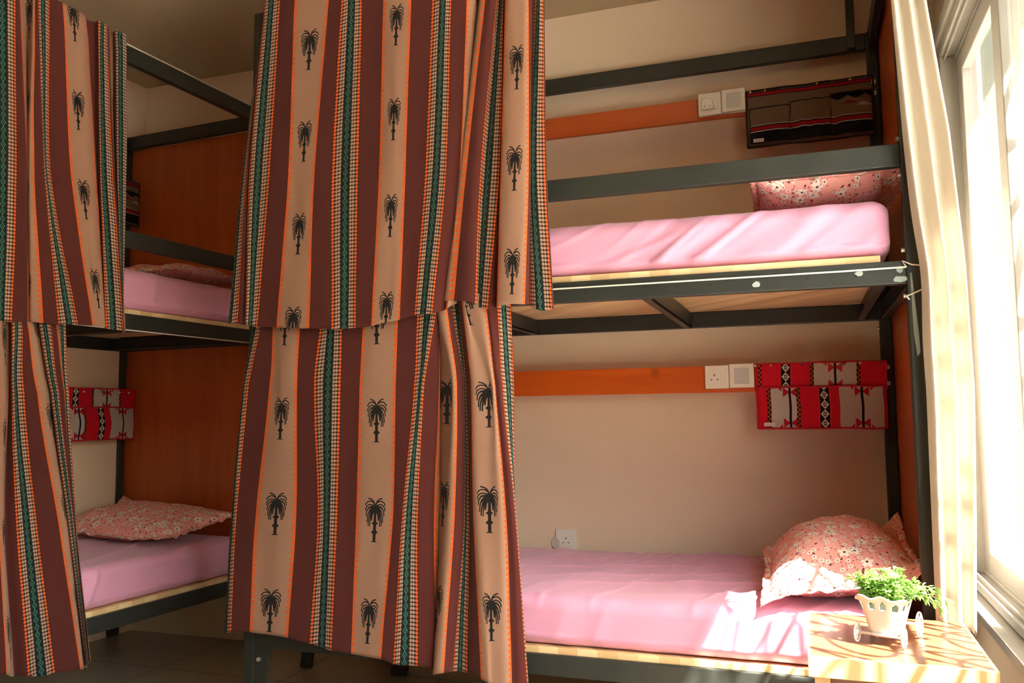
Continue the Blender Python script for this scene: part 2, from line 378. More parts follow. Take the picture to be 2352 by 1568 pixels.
# ------------------------------------------------------------------ the room
XL, XR, YB, YF, ZC = -3.247, .5, 3.41, -1.6, FL+1.725
tile_o = struct(MB().box(-4.2, .62, YF-.1, YB+.2, -.1, 0).out('floor', M['tiles']))
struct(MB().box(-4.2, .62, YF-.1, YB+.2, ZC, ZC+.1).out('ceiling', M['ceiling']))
struct(MB().box(-4.2, .62, YB, YB+.15, 0, ZC).out('wall_back', M['plaster']))
struct(MB().box(-4.2, .62, YF-.12, YF, 0, ZC).out('wall_front', M['dim_bounce_paint']))
pa = W(-3.425, 3.40); pb = W(-3.425, -1.9); pc = W(-3.60, -1.9); pd = W(-3.60, 3.40)
struct(MB().prism([(p.x, p.y) for p in (pa, pb, pc, pd)], 'z', 0, ZC).out('wall_left', M['plaster']))
WZ0, WZ1, WY0, WY1 = FL-.575, FL+1.285, .0, 3.27
w = MB(); w.box(XR, .62, YF, WY0, 0, ZC); w.box(XR, .62, WY1, YB, 0, ZC); w.box(XR, .62, WY0, WY1, 0, WZ0); w.box(XR, .62, WY0, WY1, WZ1, ZC)
struct(w.out('wall_right', M['plaster']))
# window
win = bpy.data.objects.new('window_1', None); COL.objects.link(win); struct(win); win.location = (XR, WY0, WZ0)
def wpart(mb, name, mat, bevel=.003):
    o = mb.out(name, mat, bevel=bevel); o.parent = win; o.location = -win.location; return o
f = MB()
f.box(.485, .60, WY0, WY1, WZ0, WZ0+.028); f.box(.485, .60, WY0, WY1, WZ1-.035, WZ1)
f.box(.485, .60, WY0, WY0+.03, WZ0+.028, WZ1-.035); f.box(.485, .60, WY1-.035, WY1, WZ0+.028, WZ1-.035)
for xx in (.500, .535, .57): f.box(xx-.003, xx+.003, WY0+.03, WY1-.035, WZ0+.028, WZ0+.042); f.box(xx-.003, xx+.003, WY0+.03, WY1-.035, WZ1-.05, WZ1-.035)
wpart(f, 'window_frame', M['aluminium'], .002)
MBs = MB().box(.440, .50, WY0-.06, WY1+.04, WZ0-.035, WZ0-.008); wpart(MBs, 'window_sill', M['aluminium'], .004)
wpart(MB().box(.470, .50, WY0-.05, WY1+.05, WZ1, WZ1+.055), 'window_trim', M['aluminium'], .006)
def sash(x, y0, y1, nm='sash'):
    z0, z1 = WZ0+.036, WZ1-.040; t = .014; s = MB()
    s.box(x-t, x+t, y0, y0+.085, z0, z1); s.box(x-t, x+t, y1-.085, y1, z0, z1); s.box(x-t, x+t, y0+.085, y1-.085, z0, z0+.072); s.box(x-t, x+t, y0+.085, y1-.085, z1-.08, z1)
    o = wpart(s, nm, M['aluminium'], .003)
    g = MB().box(x-.003, x+.003, y0+.08, y1-.08, z0+.066, z1-.074).out('glass_pane', M['glass']); g.parent = o
    return o
sash(.552, 2.47, 3.235); sash(.518, 1.30, 2.50); sash(.552, .50, 1.36); sash(.518, .03, .56)
g = MB().box(.505, .520, 2.455, 2.470, WZ0+.05, WZ1-.05); wpart(g, 'rubber_seal', M['rubber'], 0)
# outside: paving, end wall, overhanging slab, iron grille
struct(MB().box(.62, 5.5, -4, 6, -.25, -.12).out('ground', noisy_mat('outside_paving', srgb(214, 208, 196), srgb(226, 220, 208), 3, .9)))  # unseen floor, added pale to bounce sun into the room
struct(MB().box(.62, 3.6, 4.05, 4.25, -.12, FL+4).out('wall_outside', M['stucco']))
struct(MB().box(.62, 1.30, -2.6, 4.05, FL+2.32, FL+2.46).out('balcony_slab', M['stucco']))
gr = MB(); gx = .66; r_ = .006
for k in range(12): y = 1.265+k*.113; gr.cyl((gx, y, WZ0), (gx, y, WZ1), r_, 8)
for z in (WZ0+.02, WZ0+.42, WZ0+.92, WZ0+1.36, WZ1-.02): gr.box(gx-.006, gx+.006, 1.25, 2.53, z-.009, z+.009)
for k in range(3, 8):
    for zc in (WZ0+.20, WZ0+.67, WZ0+1.14, WZ0+1.6):
        yc = .70+.113+k*.226; gr.tube([(gx+.008, yc+.085*math.cos(t), zc+.13*math.sin(t)) for t in [i*math.pi/12 for i in range(24)]], .0065, 6, closed=True)
for k in range(3, 7): gr.tube([(gx+.012, .62+.25*k+.30*t, WZ0+.02+1.8*t) for t in [i/24 for i in range(25)]], .007, 6)
for k in range(2, 7): gr.tube([(gx+.014, .95+.25*k-.30*t+.03*math.sin(9*t), WZ0+.02+1.8*t) for t in [i/24 for i in range(25)]], .007, 6)
grille = gr.out('window_grille', M['grille']); tag(grille, 'white iron security grille with rings outside the window', 'window grille')
# ------------------------------------------------------------------ bunk beds (own frame: x along the bed, head at +x; y from the open front to the wall)
ZT0, ZT1, ZG0, ZG1, ZP0, ZP1, ZL0, ZL1 = [FL+z for z in (1.360, 1.423, .648, .710, .332, .394, -.757, -.697)]
def bunk(name, label, L, D, mirror=False, extras=True, ply_top=FL+1.62):
    """L length, D depth; origin = open-side head corner on the floor; x runs to -L"""
    t = thing(name, label, 'bunk bed'); P = .040
    if mirror: flip = lambda y: D-y
    def B(x0, x1, y0, y1, z0, z1): return MB().box(x0, x1, y0, y1, z0, z1)
    st = M['steel']
    for px in (-P, -L):
        for py in (0, D-P):
            po_ = B(px, px+P, py, py+P, 0, ZT1).out('post', st, t, .003)
            fy0, fy1 = (py+.004, py+.018)
            sgn = 1 if px == -L else -1; xa = px+P if sgn > 0 else px
            g_ = MB().prism([(xa, ZL0), (xa+sgn*.062, ZL0), (xa+sgn*.026, .0), (xa, .0)], 'y', py+.002, py+.012).out('foot_plate', st, t, .001)
            MB().cyl((xa+sgn*.022, py+.002, ZL0-.035), (xa+sgn*.022, py-.006, ZL0-.035), .007, 10).out('bolt', M['bolt'], g_, smooth=False)
            for zz in (ZG1+.016, ZG0-.020, ZP1+.03, ZP0-.03, ZT0-.03):
                MB().cyl((px+(.0 if px == -P else P), py+.02, zz), (px+(-.008 if px == -P else P+.008), py+.02, zz), .0065, 8).out('bolt', M['bolt'], po_)
    x0, x1 = -L+P, -P
    for y0, nm in ((.002, 'front'), (D-.032, 'rear')):
        B(x0, x1, y0, y0+.030, ZT0, ZT1).out('top_rail', st, t, .003)
        B(x0, x1, y0, y0+.030, ZP0, ZP1).out('side_rail', st, t, .003)
        B(x0, x1, y0, y0+.030, ZL0, ZL1).out('side_rail', st, t, .003)
    B(x0, x1, .002, .032, ZG0, ZG1).out('guard_rail', st, t, .003)
    for px in (-P+.005, -L+.005):
        for z0, z1 in ((ZT0, ZT1), (ZP0, ZP1), (ZL0, ZL1)): B(px, px+.03, P, D-P, z0, z1).out('end_rail', st, t, .003)
        if px < -1: B(px, px+.03, P, D-P, ZG0, ZG1).out('end_rail', st, t, .003)
    for lev0, lev1 in ((ZP0, ZP1), (ZL0, ZL1)):
        for k in range(4):
            xc = -.10-k*(L-.2)/3.0+(0 if k else .0)
            b = MB(); b.box(xc-.015, xc+.015, .032, D-.032, lev0, lev0+.006); b.box(xc+.009, xc+.015, .032, D-.032, lev0, lev1-.004); b.out('cross_bar', st, t, .001)
        B(-L+.045, -.10, .012, D-.03, lev1, lev1+.019).out('platform_board', M['board'], t, .001)
    B(.002, .016, .001, D-.001, ZL0-.0, ply_top).out('headboard', M['ply'], t, .001)
    B(.0165, .0195, .004, D-.004, ZL0, ply_top-.004).out('bounce_shield', M['aluminium'], t, 0)  # added pale sheet, keeps orange bounce off the window wall
    return t
BEDA_D = .965
bedA = bunk('bunk_bed', 'black steel bunk bed with orange plywood headboard beside the window', 2.095, BEDA_D)
bedA.location = (.295, 2.405, 0)
# plank shelves fixed along the rear rail of each level, with hinges, and the slim upright
for z0, z1 in ((FL+1.140, FL+1.226), (FL+.075, FL+.177)):
    pk = MB().box(-2.06, -.030, .868, .888, z0, z1).out('rear_plank', M['plank'], bedA, .002)
    for zz in (z0+.022, z1-.022):
        h = MB().box(-.045, -.019, .862, .868, zz-.007, zz+.007); h.cyl((-.030, .862, zz-.008), (-.030, .862, zz+.008), .004, 8); h.out('hinge', M['bolt'], pk)
MB().box(-.108, -.078, BEDA_D-.062, BEDA_D-.034, ZT0, FL+1.70).out('upright', M['steel'], bedA, .003)
# scrapes of bare primer and drilled holes on the platform rail
primer = new_mat('pale_primer', .7, srgb(150, 162, 160))[0]; rng = random.Random(3)
for x, z, a, b2 in ((-.055, .345, .022, .011), (-.056, .372, .010, .012), (-.155, .366, .012, .010), (-.420, .352, .012, .010)):
    pts = [(x+a*(.7+.3*rng.random())*math.cos(t), FL+z+b2*(.6+.4*rng.random())*math.sin(t)) for t in [i*math.pi/4 for i in range(8)]]
    MB().prism(pts, 'y', .0010, .0030).out('bare_paint_chip', primer, bedA)
for x in (-.165, -.285, -.545, -.640, -.905): MB().cyl((x, .0035, FL+.360), (x, .0008, FL+.360), .0042, 10).out('bolt_hole', M['socket_hole'], bedA)
s1 = MB().prism([(-.032, FL+.36), (-.028, FL+.36), (-.018, FL+.20), (-.017, FL+.15), (-.024, FL+.14), (-.030, FL+.20)], 'y', -.0012, .001).out('bare_paint_chip', primer, bedA)

# left bed stands along the left wall: its x axis (towards the head) is the room's depth
bedB = bunk('bunk_bed', 'black steel bunk bed with plywood headboard in the left corner', 2.06, .90, ply_top=ZT0)
def placeB(x, y, z=0): return W(x, y, z)
bedB.location = W(-2.555, 3.115); bedB.rotation_euler = (0, 0, RA+math.pi/2)
# plank on the wall side of the left bed (bed frame: y grows towards the left wall)
for z0, z1 in ((FL+1.08, FL+1.17), (FL+.040, FL+.134)):
    pk = MB().box(-2.0, -.02, .80, .818, z0, z1).out('rear_plank', M['plank'], bedB, .002)
# ------------------------------------------------------------------ string tied along the platform rails
def string_obj(pts, label, extra=None):
    m = MB().tube(pts, .0024, 6)
    for e in (extra or []): m.tube(e, .0022, 6)
    return tag(m.out('string', M['string'], smooth=True), label, 'string')
zz = FL+.374; yA = 2.401
wrap = []
e1 = [(.255, yA, zz+.001), (.245, 2.400, zz+.018), (.268, 2.398, zz+.006), (.29, 2.398, zz+.003), (.304, 2.401, zz-.004), (.306, 2.404, zz-.03), (.3045, 2.403, zz-.055), (.290, 2.399, zz-.060), (.262, 2.399, zz-.072), (.252, 2.3985, zz-.076), (.258, 2.397, zz-.086)]
e2 = [(.298, 2.398, zz+.002), (.312, 2.399, zz+.002), (.318, 2.400, zz-.012), (.311, 2.401, zz-.02), (.318, 2.401, zz-.045), (.313, 2.401, zz-.060), (.300, 2.399, zz-.060)]
string_obj([(-1.805, 2.4045, zz), (-1.0, 2.4035, zz+.0), (-.4, 2.4035, zz), (.1, 2.4035, zz), (.255, yA, zz+.001)], 'white cord along the platform rail knotted round the window-side post', [e1, e2])
pB = [W(-2.548, y, FL+z) for y, z in ((3.105, .333), (2.5, .331), (1.9, .331), (1.2, .333))]
string_obj(pB, 'white cord along the lower edge of the left bed\'s platform rail')
pB = [W(-2.556, y, FL+1.4265) for y in (3.10, 2.4, 1.6, 1.1)]
string_obj(pB, 'white cord on top of the left bed\'s top rail')
# ladder foot end
ld = thing('bed_ladder', 'black steel ladder leaning at the curtained foot end of the window-side bed', 'ladder')
for yy in (3.135, 2.78):
    MB().prism([(-2.055, 0), (-2.005, 0), (-1.83, 1.35), (-1.855, 1.35)], 'y', yy-.012, yy+.012).out('ladder_rail', M['steel'], ld, .002)
for k in range(4):
    zc = .30+k*.29; xc = -2.03+.19*zc/1.35; MB().box(xc-.015, xc+.015, 2.79, 3.124, zc-.01, zc+.01).out('rung', M['steel'], ld, .002)
# ------------------------------------------------------------------ hanging bed curtains
def lerp_rows(pts, z):
    """pts: rows (s, z, d) from top to bottom; smooth piecewise interpolation, linear beyond the ends"""
    n = len(pts)
    if z >= pts[0][1]: i, t = 0, (pts[0][1]-z)/(pts[0][1]-pts[1][1])
    elif z <= pts[-1][1]: i, t = n-2, (pts[n-2][1]-z)/(pts[n-2][1]-pts[n-1][1])
    else:
        i = max(k for k in range(n-1) if pts[k][1] >= z); t = (pts[i][1]-z)/(pts[i][1]-pts[i+1][1])
    P = [Vector((q[0], q[2])) for q in pts]
    if t < 0 or t > 1:
        r = P[i]+(P[i+1]-P[i])*max(-.6, min(1.5, t)); r.y = max(-.03, min(.06, r.y)); return r
    p0 = P[i-1] if i > 0 else P[i]*2-P[i+1]; p3 = P[i+2] if i+2 < n else P[i+1]*2-P[i]
    return .5*((2*P[i+1-1])+(P[i+1]-p0)*t+(2*p0-5*P[i]+4*P[i+1]-p3)*t*t+(3*P[i]-p0-3*P[i+1]+p3)*t*t*t)
def curtain(name, table, palms, place, ztop, label, wav=1.0, seed=0, pleat=None):
    """table: [(u, hem height, rows)] ; place(s, depth, z) -> world point"""
    us = [k[0] for k in table]; N = len(us)
    def col(u, z):
        k = max(0, min(N-2, max([i for i in range(N) if us[i] <= u] or [0]))); a, b = us[k], us[k+1]; t = (u-a)/(b-a)
        P = [lerp_rows(table[max(0, min(N-1, k+o))][2], z) for o in (-1, 0, 1, 2)]
        U = [us[max(0, min(N-1, k+o))] for o in (-1, 0, 1, 2)]
        h = b-a
        m1 = (P[2]-P[0])/max(1e-4, U[2]-U[0])*h if U[2] > U[0] else (P[2]-P[1]); m2 = (P[3]-P[1])/max(1e-4, U[3]-U[1])*h
        # limit overshoot
        lim = (P[2]-P[1]).length*1.6+.002
        if m1.length > lim: m1 = m1*(lim/m1.length)
        if m2.length > lim: m2 = m2*(lim/m2.length)
        t2, t3 = t*t, t*t*t
        return P[1]*(2*t3-3*t2+1)+m1*(t3-2*t2+t)+P[2]*(-2*t3+3*t2)+m2*(t3-t2)
    grid_u = []
    for i in range(N-1):
        n = max(2, int(round((us[i+1]-us[i])*PP/.006))); grid_u += [us[i]+(us[i+1]-us[i])*k/n for k in range(n)]
    grid_u.append(us[-1]); nu = len(grid_u)-1; nv = int((ztop-min(t[1] for t in table))/.012)
    def hem(u): return float(np.interp(u, us, [t[1] for t in table]))
    cols = sorted(palms)
    def off(u):
        c = math.floor(u)
        if c in palms: z0 = palms[c]
        else:
            near = min(cols, key=lambda q: abs(q-c)) if cols else None
            z0 = (palms[near]+(c-near)*.05) if cols else 2.2
        return z0
    cache = {}
    def pt(a, b):
        u = grid_u[round(a*nu)]; hb = hem(u); z = ztop-(ztop-hb)*b
        p = col(u, z)
        w1 = noise.noise(Vector((u*2.2+seed, z*.9, seed)))*.010*wav+noise.noise(Vector((u*5+seed, z*1.6, 7+seed)))*.004*wav
        w2 = noise.noise(Vector((u*9, z*6, 3+seed)))*.0016
        edge = sm((ztop-z)/.1)
        zz = z+noise.noise(Vector((u*3, 0, seed)))*.006*sm(b)
        return place(p.x, p.y+(w1+w2)*edge, zz)
    def uv(a, b):
        u = grid_u[round(a*nu)]; z = ztop-(ztop-hem(u))*b
        return (u, 3-z+.006*math.sin(u*7))
    def uv2(a, b):
        k = a*nu; u = grid_u[int(k)]+1e-4; i0 = int(k); ua, ub = grid_u[i0], grid_u[min(nu, i0+1)]
        z = ztop-(ztop-hem((ua+ub)/2))*b
        return (off(u)-z+3.07, 0)
    m = MB().grid(pt, nu, nv, uv, uv2)
    o = m.out('bed_curtain', M['palm'], smooth=True, solid=.0012)
    tag(o, label, 'curtain', None); return o
CUR_A_UP = [(-1.0,1.3585,((-1.7168,2.3988,0.03),(-1.7818,1.8682,0.01),(-1.8137,1.4259,0))),(-0.83,1.3554,((-1.7113,2.3934,0.02),(-1.7531,1.8624,0),(-1.7736,1.4237,0))),(-0.72,1.3546,((-1.7168,2.3988,0.03),(-1.7537,1.8652,0.01),(-1.7635,1.4238,0.005))),(-0.5,1.3576,((-1.7207,2.4085,0.05),(-1.75,1.8757,0.05),(-1.7678,1.4295,0.05))),(-0.3,1.355,((-1.7168,2.3988,0.03),(-1.7705,1.8724,0.03),(-1.786,1.428,0.03))),(-0.156,1.3493,((-1.6984,2.3821,0),(-1.7444,1.8615,0),(-1.7477,1.4223,0))),(0,1.3473,((-1.6713,2.3775,0),(-1.7113,1.8579,0),(-1.7288,1.4213,0))),(0.156,1.3432,((-1.6323,2.3709,0),(-1.6631,1.8528,0),(-1.6963,1.4195,0))),(0.332,1.3369,((-1.5723,2.3607,0),(-1.5902,1.845,0),(-1.6221,1.4155,0))),(0.5,1.3313,((-1.5082,2.3498,0),(-1.5367,1.8393,0),(-1.5607,1.4122,0))),(0.668,1.3278,((-1.4483,2.3396,0),(-1.4922,1.8345,0),(-1.5034,1.4091,0))),(0.844,1.3234,((-1.3992,2.3312,0),(-1.4287,1.8278,0),(-1.4247,1.4049,0))),(1,1.3204,((-1.357,2.324,0),(-1.3764,1.8222,0),(-1.3772,1.4023,0))),(1.156,1.3221,((-1.3185,2.3175,0),(-1.3282,1.817,0),(-1.3334,1.3999,0))),(1.332,1.325,((-1.241,2.3043,0),(-1.2533,1.809,0),(-1.2747,1.3968,0))),(1.5,1.3342,((-1.1912,2.2958,0),(-1.2057,1.8039,0),(-1.2259,1.3941,0))),(1.668,1.3403,((-1.1436,2.2877,0),(-1.1631,1.7994,0),(-1.1808,1.3917,0))),(1.844,1.3464,((-1.0725,2.2756,0),(-1.0958,1.7922,0),(-1.1287,1.3889,0))),(2,1.3524,((-1.0322,2.2687,0),(-1.0552,1.7879,0),(-1.0978,1.3872,0))),(2.156,1.3576,((-1.0027,2.2637,0),(-1.0194,1.7841,0),(-1.0628,1.3853,0))),(2.28,1.3628,((-0.9661,2.2575,0),(-0.9882,1.7821,0.005),(-1.0355,1.3851,0.01))),(2.36,1.3674,((-0.9472,2.2542,0),(-0.9745,1.7793,0),(-1.0167,1.3828,0))),(2.42,1.3742,((-0.9338,2.2565,0.01),(-0.9701,1.7815,0.01),(-1.0124,1.3838,0.01))),(2.52,1.3887,((-0.9307,2.274,0.05),(-0.9707,1.7925,0.05),(-1.0094,1.3885,0.05))),(2.58,1.3942,((-0.9302,2.2649,0.03),(-0.9871,1.7888,0.03),(-1.0473,1.3881,0.03))),(2.62,1.3912,((-0.914,2.2486,0),(-0.9774,1.7796,0),(-1.031,1.3836,0))),(2.668,1.3881,((-0.8962,2.2433,-0.005),(-0.9553,1.7759,-0.005),(-1.0002,1.3813,-0.005))),(2.76,1.3839,((-0.8758,2.2376,-0.01),(-0.9276,1.7715,-0.01),(-0.9612,1.3786,-0.01))),(2.844,1.3775,((-0.8626,2.2398,0),(-0.9118,1.7726,0),(-0.9316,1.3782,0))),(2.92,1.3757,((-0.8651,2.2538,0.03),(-0.9093,1.7805,0.03),(-0.9323,1.3819,0.03))),(3,1.3685,((-0.85,2.2467,0.02),(-0.8955,1.7763,0.02),(-0.9255,1.3803,0.02))),(3.156,1.3624,((-0.8351,2.2397,0.01),(-0.851,1.7688,0.01),(-0.8908,1.3772,0.01))),(3.25,1.364,((-0.8302,2.2434,0.02),(-0.8421,1.7706,0.02),(-0.8696,1.3773,0.02))),(3.332,1.3637,((-0.8237,2.2287,-0.01),(-0.8423,1.7624,-0.01),(-0.8557,1.3729,-0.01))),(3.5,1.3678,((-0.7772,2.2163,-0.02),(-0.7935,1.7545,-0.02),(-0.8072,1.3691,-0.02))),(3.668,1.3644,((-0.7476,2.2157,-0.01),(-0.7535,1.7529,-0.01),(-0.7691,1.3682,-0.01))),(3.75,1.3652,((-0.743,2.224,0.01),(-0.7518,1.7582,0.01),(-0.7623,1.3703,0.01))),(3.844,1.3589,((-0.7391,2.2256,0.015),(-0.7589,1.7603,0.015),(-0.7599,1.3708,0.015))),(4,1.3442,((-0.7221,2.2159,0),(-0.7432,1.7546,0),(-0.7257,1.3671,0))),(4.156,1.3462,((-0.703,2.2127,0),(-0.7029,1.7503,0),(-0.6887,1.3651,0))),(4.2,1.3485,((-0.7033,2.2172,0.01),(-0.7033,1.753,0.01),(-0.6891,1.3664,0.01)))]
CUR_A_UP_palm = {0: 2.3238, 1: 2.3526, 3: 2.1471}
CUR_A_LOW = [(0,0.3384,((-1.7525,1.3332,0.01),(-1.7837,1.1559,0.01),(-1.8195,0.7195,0.01),(-1.8386,0.3453,0.01))),(0.1,0.3455,((-1.7244,1.3311,0),(-1.7675,1.1552,0),(-1.7997,0.7213,0),(-1.812,0.3497,0))),(0.156,0.3478,((-1.7158,1.3307,0),(-1.7554,1.155,0),(-1.7928,0.7215,0),(-1.8018,0.3504,0))),(0.332,0.3538,((-1.6646,1.3285,0),(-1.6734,1.1532,0),(-1.7163,0.7237,0),(-1.731,0.3556,0))),(0.5,0.3498,((-1.614,1.3263,0),(-1.6196,1.152,0),(-1.6394,0.726,0),(-1.6597,0.3609,0))),(0.668,0.3457,((-1.5607,1.324,0),(-1.5682,1.1509,0),(-1.5673,0.7282,0),(-1.5912,0.3659,0))),(0.844,0.3362,((-1.4869,1.3209,0),(-1.506,1.1495,0),(-1.4883,0.7305,0),(-1.5112,0.3718,0))),(1,0.3261,((-1.4416,1.3189,0),(-1.4496,1.1483,0),(-1.4518,0.7316,0),(-1.4655,0.3751,0))),(1.156,0.3199,((-1.3985,1.3171,0),(-1.4018,1.1473,0),(-1.4109,0.7328,0),(-1.4249,0.3781,0))),(1.332,0.3148,((-1.3244,1.3139,0),(-1.3343,1.1458,0),(-1.3442,0.7348,0),(-1.3572,0.3831,0))),(1.5,0.3093,((-1.2748,1.3118,0),(-1.2741,1.1445,0),(-1.2785,0.7367,0),(-1.3011,0.3872,0))),(1.668,0.3098,((-1.2045,1.3088,0),(-1.2102,1.1431,0),(-1.2169,0.7385,0),(-1.2488,0.391,0))),(1.844,0.303,((-1.1399,1.306,0),(-1.1474,1.1417,0),(-1.1843,0.7395,0),(-1.2089,0.3939,0))),(2,0.2969,((-1.1058,1.3046,0),(-1.1237,1.1412,0),(-1.1622,0.7401,0),(-1.1752,0.3964,0))),(2.156,0.2959,((-1.0793,1.3034,0),(-1.109,1.1409,0),(-1.1329,0.741,0),(-1.1331,0.3995,0))),(2.3,0.2913,((-1.0715,1.3044,0.015),(-1.0749,1.1406,0.015),(-1.0992,0.7403,0.015),(-1.0885,0.3992,0.015))),(2.4,0.2716,((-1.0724,1.3077,0.05),(-1.0789,1.1418,0.05),(-1.0803,0.7368,0.05),(-1.093,0.3905,0.05))),(2.46,0.2718,((-1.0753,1.306,0.03),(-1.067,1.1409,0.03),(-1.0742,0.7393,0.03),(-1.0896,0.3955,0.03))),(2.52,0.2787,((-1.0559,1.3024,0),(-1.0261,1.1391,0),(-1.0477,0.7435,0),(-1.073,0.4039,0))),(2.6,0.2858,((-1.0398,1.3008,-0.01),(-1.0117,1.1385,-0.01),(-1.0277,0.7453,-0.01),(-1.0529,0.4078,-0.01))),(2.668,0.2878,((-1.0232,1.3006,-0.005),(-1.001,1.1384,-0.005),(-1.0115,0.7452,-0.005),(-1.0383,0.4077,-0.005))),(2.76,0.2871,((-1.0167,1.3016,0.01),(-0.9888,1.1386,0.01),(-0.9939,0.744,0.01),(-1.0238,0.4051,0.01))),(2.86,0.2838,((-1.0195,1.3036,0.03),(-0.9914,1.1393,0.03),(-0.9938,0.7417,0.03),(-1.0211,0.4005,0.03))),(3,0.2866,((-1.0071,1.3035,0.035),(-0.9906,1.1394,0.035),(-0.9902,0.7412,0.035),(-1.0063,0.4004,0.035))),(3.14,0.2828,((-0.9992,1.3027,0.03),(-0.9828,1.1391,0.03),(-0.9768,0.7422,0.03),(-0.9859,0.4031,0.03))),(3.2,0.2877,((-0.9879,1.3004,0.01),(-0.9703,1.1382,0.01),(-0.9657,0.7448,0.01),(-0.961,0.4097,0.01))),(3.332,0.282,((-0.971,1.2979,-0.01),(-0.9536,1.1372,-0.01),(-0.9492,0.7476,-0.01),(-0.9337,0.4165,-0.01))),(3.42,0.277,((-0.9576,1.2969,-0.015),(-0.9347,1.1366,-0.015),(-0.9306,0.7487,-0.015),(-0.9113,0.4194,-0.015))),(3.5,0.2715,((-0.9483,1.2969,-0.01),(-0.8991,1.136,-0.01),(-0.8969,0.7492,-0.01),(-0.8943,0.4194,-0.01))),(3.6,0.2679,((-0.9117,1.2953,-0.01),(-0.8825,1.1357,-0.01),(-0.8642,0.7501,-0.01),(-0.8567,0.4222,-0.01))),(3.668,0.2616,((-0.896,1.2956,0),(-0.878,1.1359,0),(-0.8489,0.7494,0),(-0.8403,0.421,0))),(3.76,0.2572,((-0.8848,1.2951,0),(-0.8641,1.1356,0),(-0.8313,0.7499,0),(-0.8176,0.4227,0))),(3.85,0.2492,((-0.8691,1.2953,0.01),(-0.8595,1.1358,0.01),(-0.824,0.749,0.01),(-0.8038,0.4213,0.01))),(4,0.2355,((-0.8532,1.2955,0.02),(-0.8438,1.1357,0.02),(-0.8235,0.7479,0.02),(-0.8032,0.4189,0.02))),(4.156,0.2333,((-0.8328,1.2951,0.025),(-0.8276,1.1355,0.025),(-0.8279,0.7472,0.025),(-0.8103,0.4172,0.025)))]
CUR_A_LOW_palm = {0: 1.1093, 1: 1.0996, 2: 1.1552, 3: 1.1454}
CUR_B_UP = [(-0.6,1.349,((1.5971,2.232,0),(1.6444,1.7874,0),(1.6629,1.3909,0))),(-0.3,1.3517,((1.663,2.2608,0),(1.6979,1.8015,0),(1.7165,1.3972,0))),(0,1.356,((1.7538,2.3003,0),(1.7751,1.8219,0),(1.7864,1.4053,0))),(0.156,1.3581,((1.7993,2.3201,0),(1.8205,1.8338,0),(1.8257,1.4099,0))),(0.26,1.36,((1.8112,2.3253,0),(1.8476,1.841,0),(1.8569,1.4135,0))),(0.332,1.3626,((1.8245,2.333,0.01),(1.8656,1.847,0.01),(1.8872,1.4177,0.01))),(0.42,1.3672,((1.8648,2.3564,0.04),(1.8988,1.8594,0.04),(1.9285,1.4243,0.04))),(0.5,1.3621,((1.8625,2.3515,0.02),(1.8746,1.8506,0.02),(1.8963,1.4193,0.02))),(0.6,1.3596,((1.8586,2.3459,0),(1.8659,1.8458,0),(1.8935,1.4178,0))),(0.668,1.3621,((1.8648,2.3486,0),(1.8813,1.8499,0),(1.9279,1.4218,0))),(0.76,1.3638,((1.8726,2.352,0),(1.9064,1.8565,0),(1.9566,1.4251,0))),(0.844,1.3656,((1.8805,2.3554,0),(1.9222,1.8606,0),(1.9859,1.4285,0))),(1,1.3677,((1.8979,2.363,0),(1.9318,1.8632,0),(2.0275,1.4334,0))),(1.08,1.3682,((1.9107,2.3686,0),(1.9383,1.8649,0),(2.0427,1.4352,0))),(1.156,1.3697,((1.9259,2.3761,0.005),(1.9551,1.8699,0.005),(2.0657,1.4381,0.005))),(1.332,1.3724,((1.9748,2.3965,0),(2.0263,1.8881,0),(2.1177,1.4439,0))),(1.4,1.3729,((1.9883,2.4023,0),(2.0452,1.893,0),(2.1321,1.4456,0))),(1.5,1.374,((2.0139,2.4135,0),(2.0661,1.8986,0),(2.1557,1.4483,0))),(1.6,1.3725,((2.0399,2.4248,0),(2.0961,1.9065,0),(2.1704,1.45,0))),(1.65,1.3731,((2.0675,2.4388,0.01),(2.1244,1.9152,0.01),(2.1865,1.4525,0.01))),(1.7,1.3747,((2.0912,2.453,0.03),(2.1523,1.925,0.03),(2.2076,1.4562,0.03))),(1.8,1.3699,((2.1156,2.4617,0.02),(2.1512,1.9234,0.02),(2.1915,1.4537,0.02))),(1.844,1.3664,((2.1116,2.456,0),(2.1415,1.9184,0),(2.1778,1.4509,0))),(1.9,1.3658,((2.1171,2.4584,0),(2.1451,1.9194,0),(2.189,1.4522,0))),(2,1.3643,((2.1282,2.4632,0),(2.1562,1.9223,0),(2.204,1.454,0))),(2.156,1.3666,((2.1506,2.473,0),(2.1976,1.9332,0),(2.2499,1.4593,0))),(2.35,1.3673,((2.1791,2.4893,0.02),(2.219,1.9413,0.02),(2.2717,1.4631,0.02))),(2.6,1.3659,((2.1993,2.5001,0.03),(2.2277,1.9449,0.03),(2.2847,1.4652,0.03))),(2.8,1.362,((2.1983,2.4977,0.02),(2.2267,1.9434,0.02),(2.2717,1.4631,0.02))),(2.9,1.3582,((2.1886,2.4895,0),(2.2167,1.9383,0),(2.2518,1.4595,0))),(3,1.3573,((2.204,2.4962,0),(2.2283,1.9413,0),(2.2557,1.46,0))),(3.12,1.3567,((2.2354,2.5099,0),(2.2577,1.9491,0),(2.2615,1.4607,0)))]
CUR_B_UP_palm = {1: 2.1896}
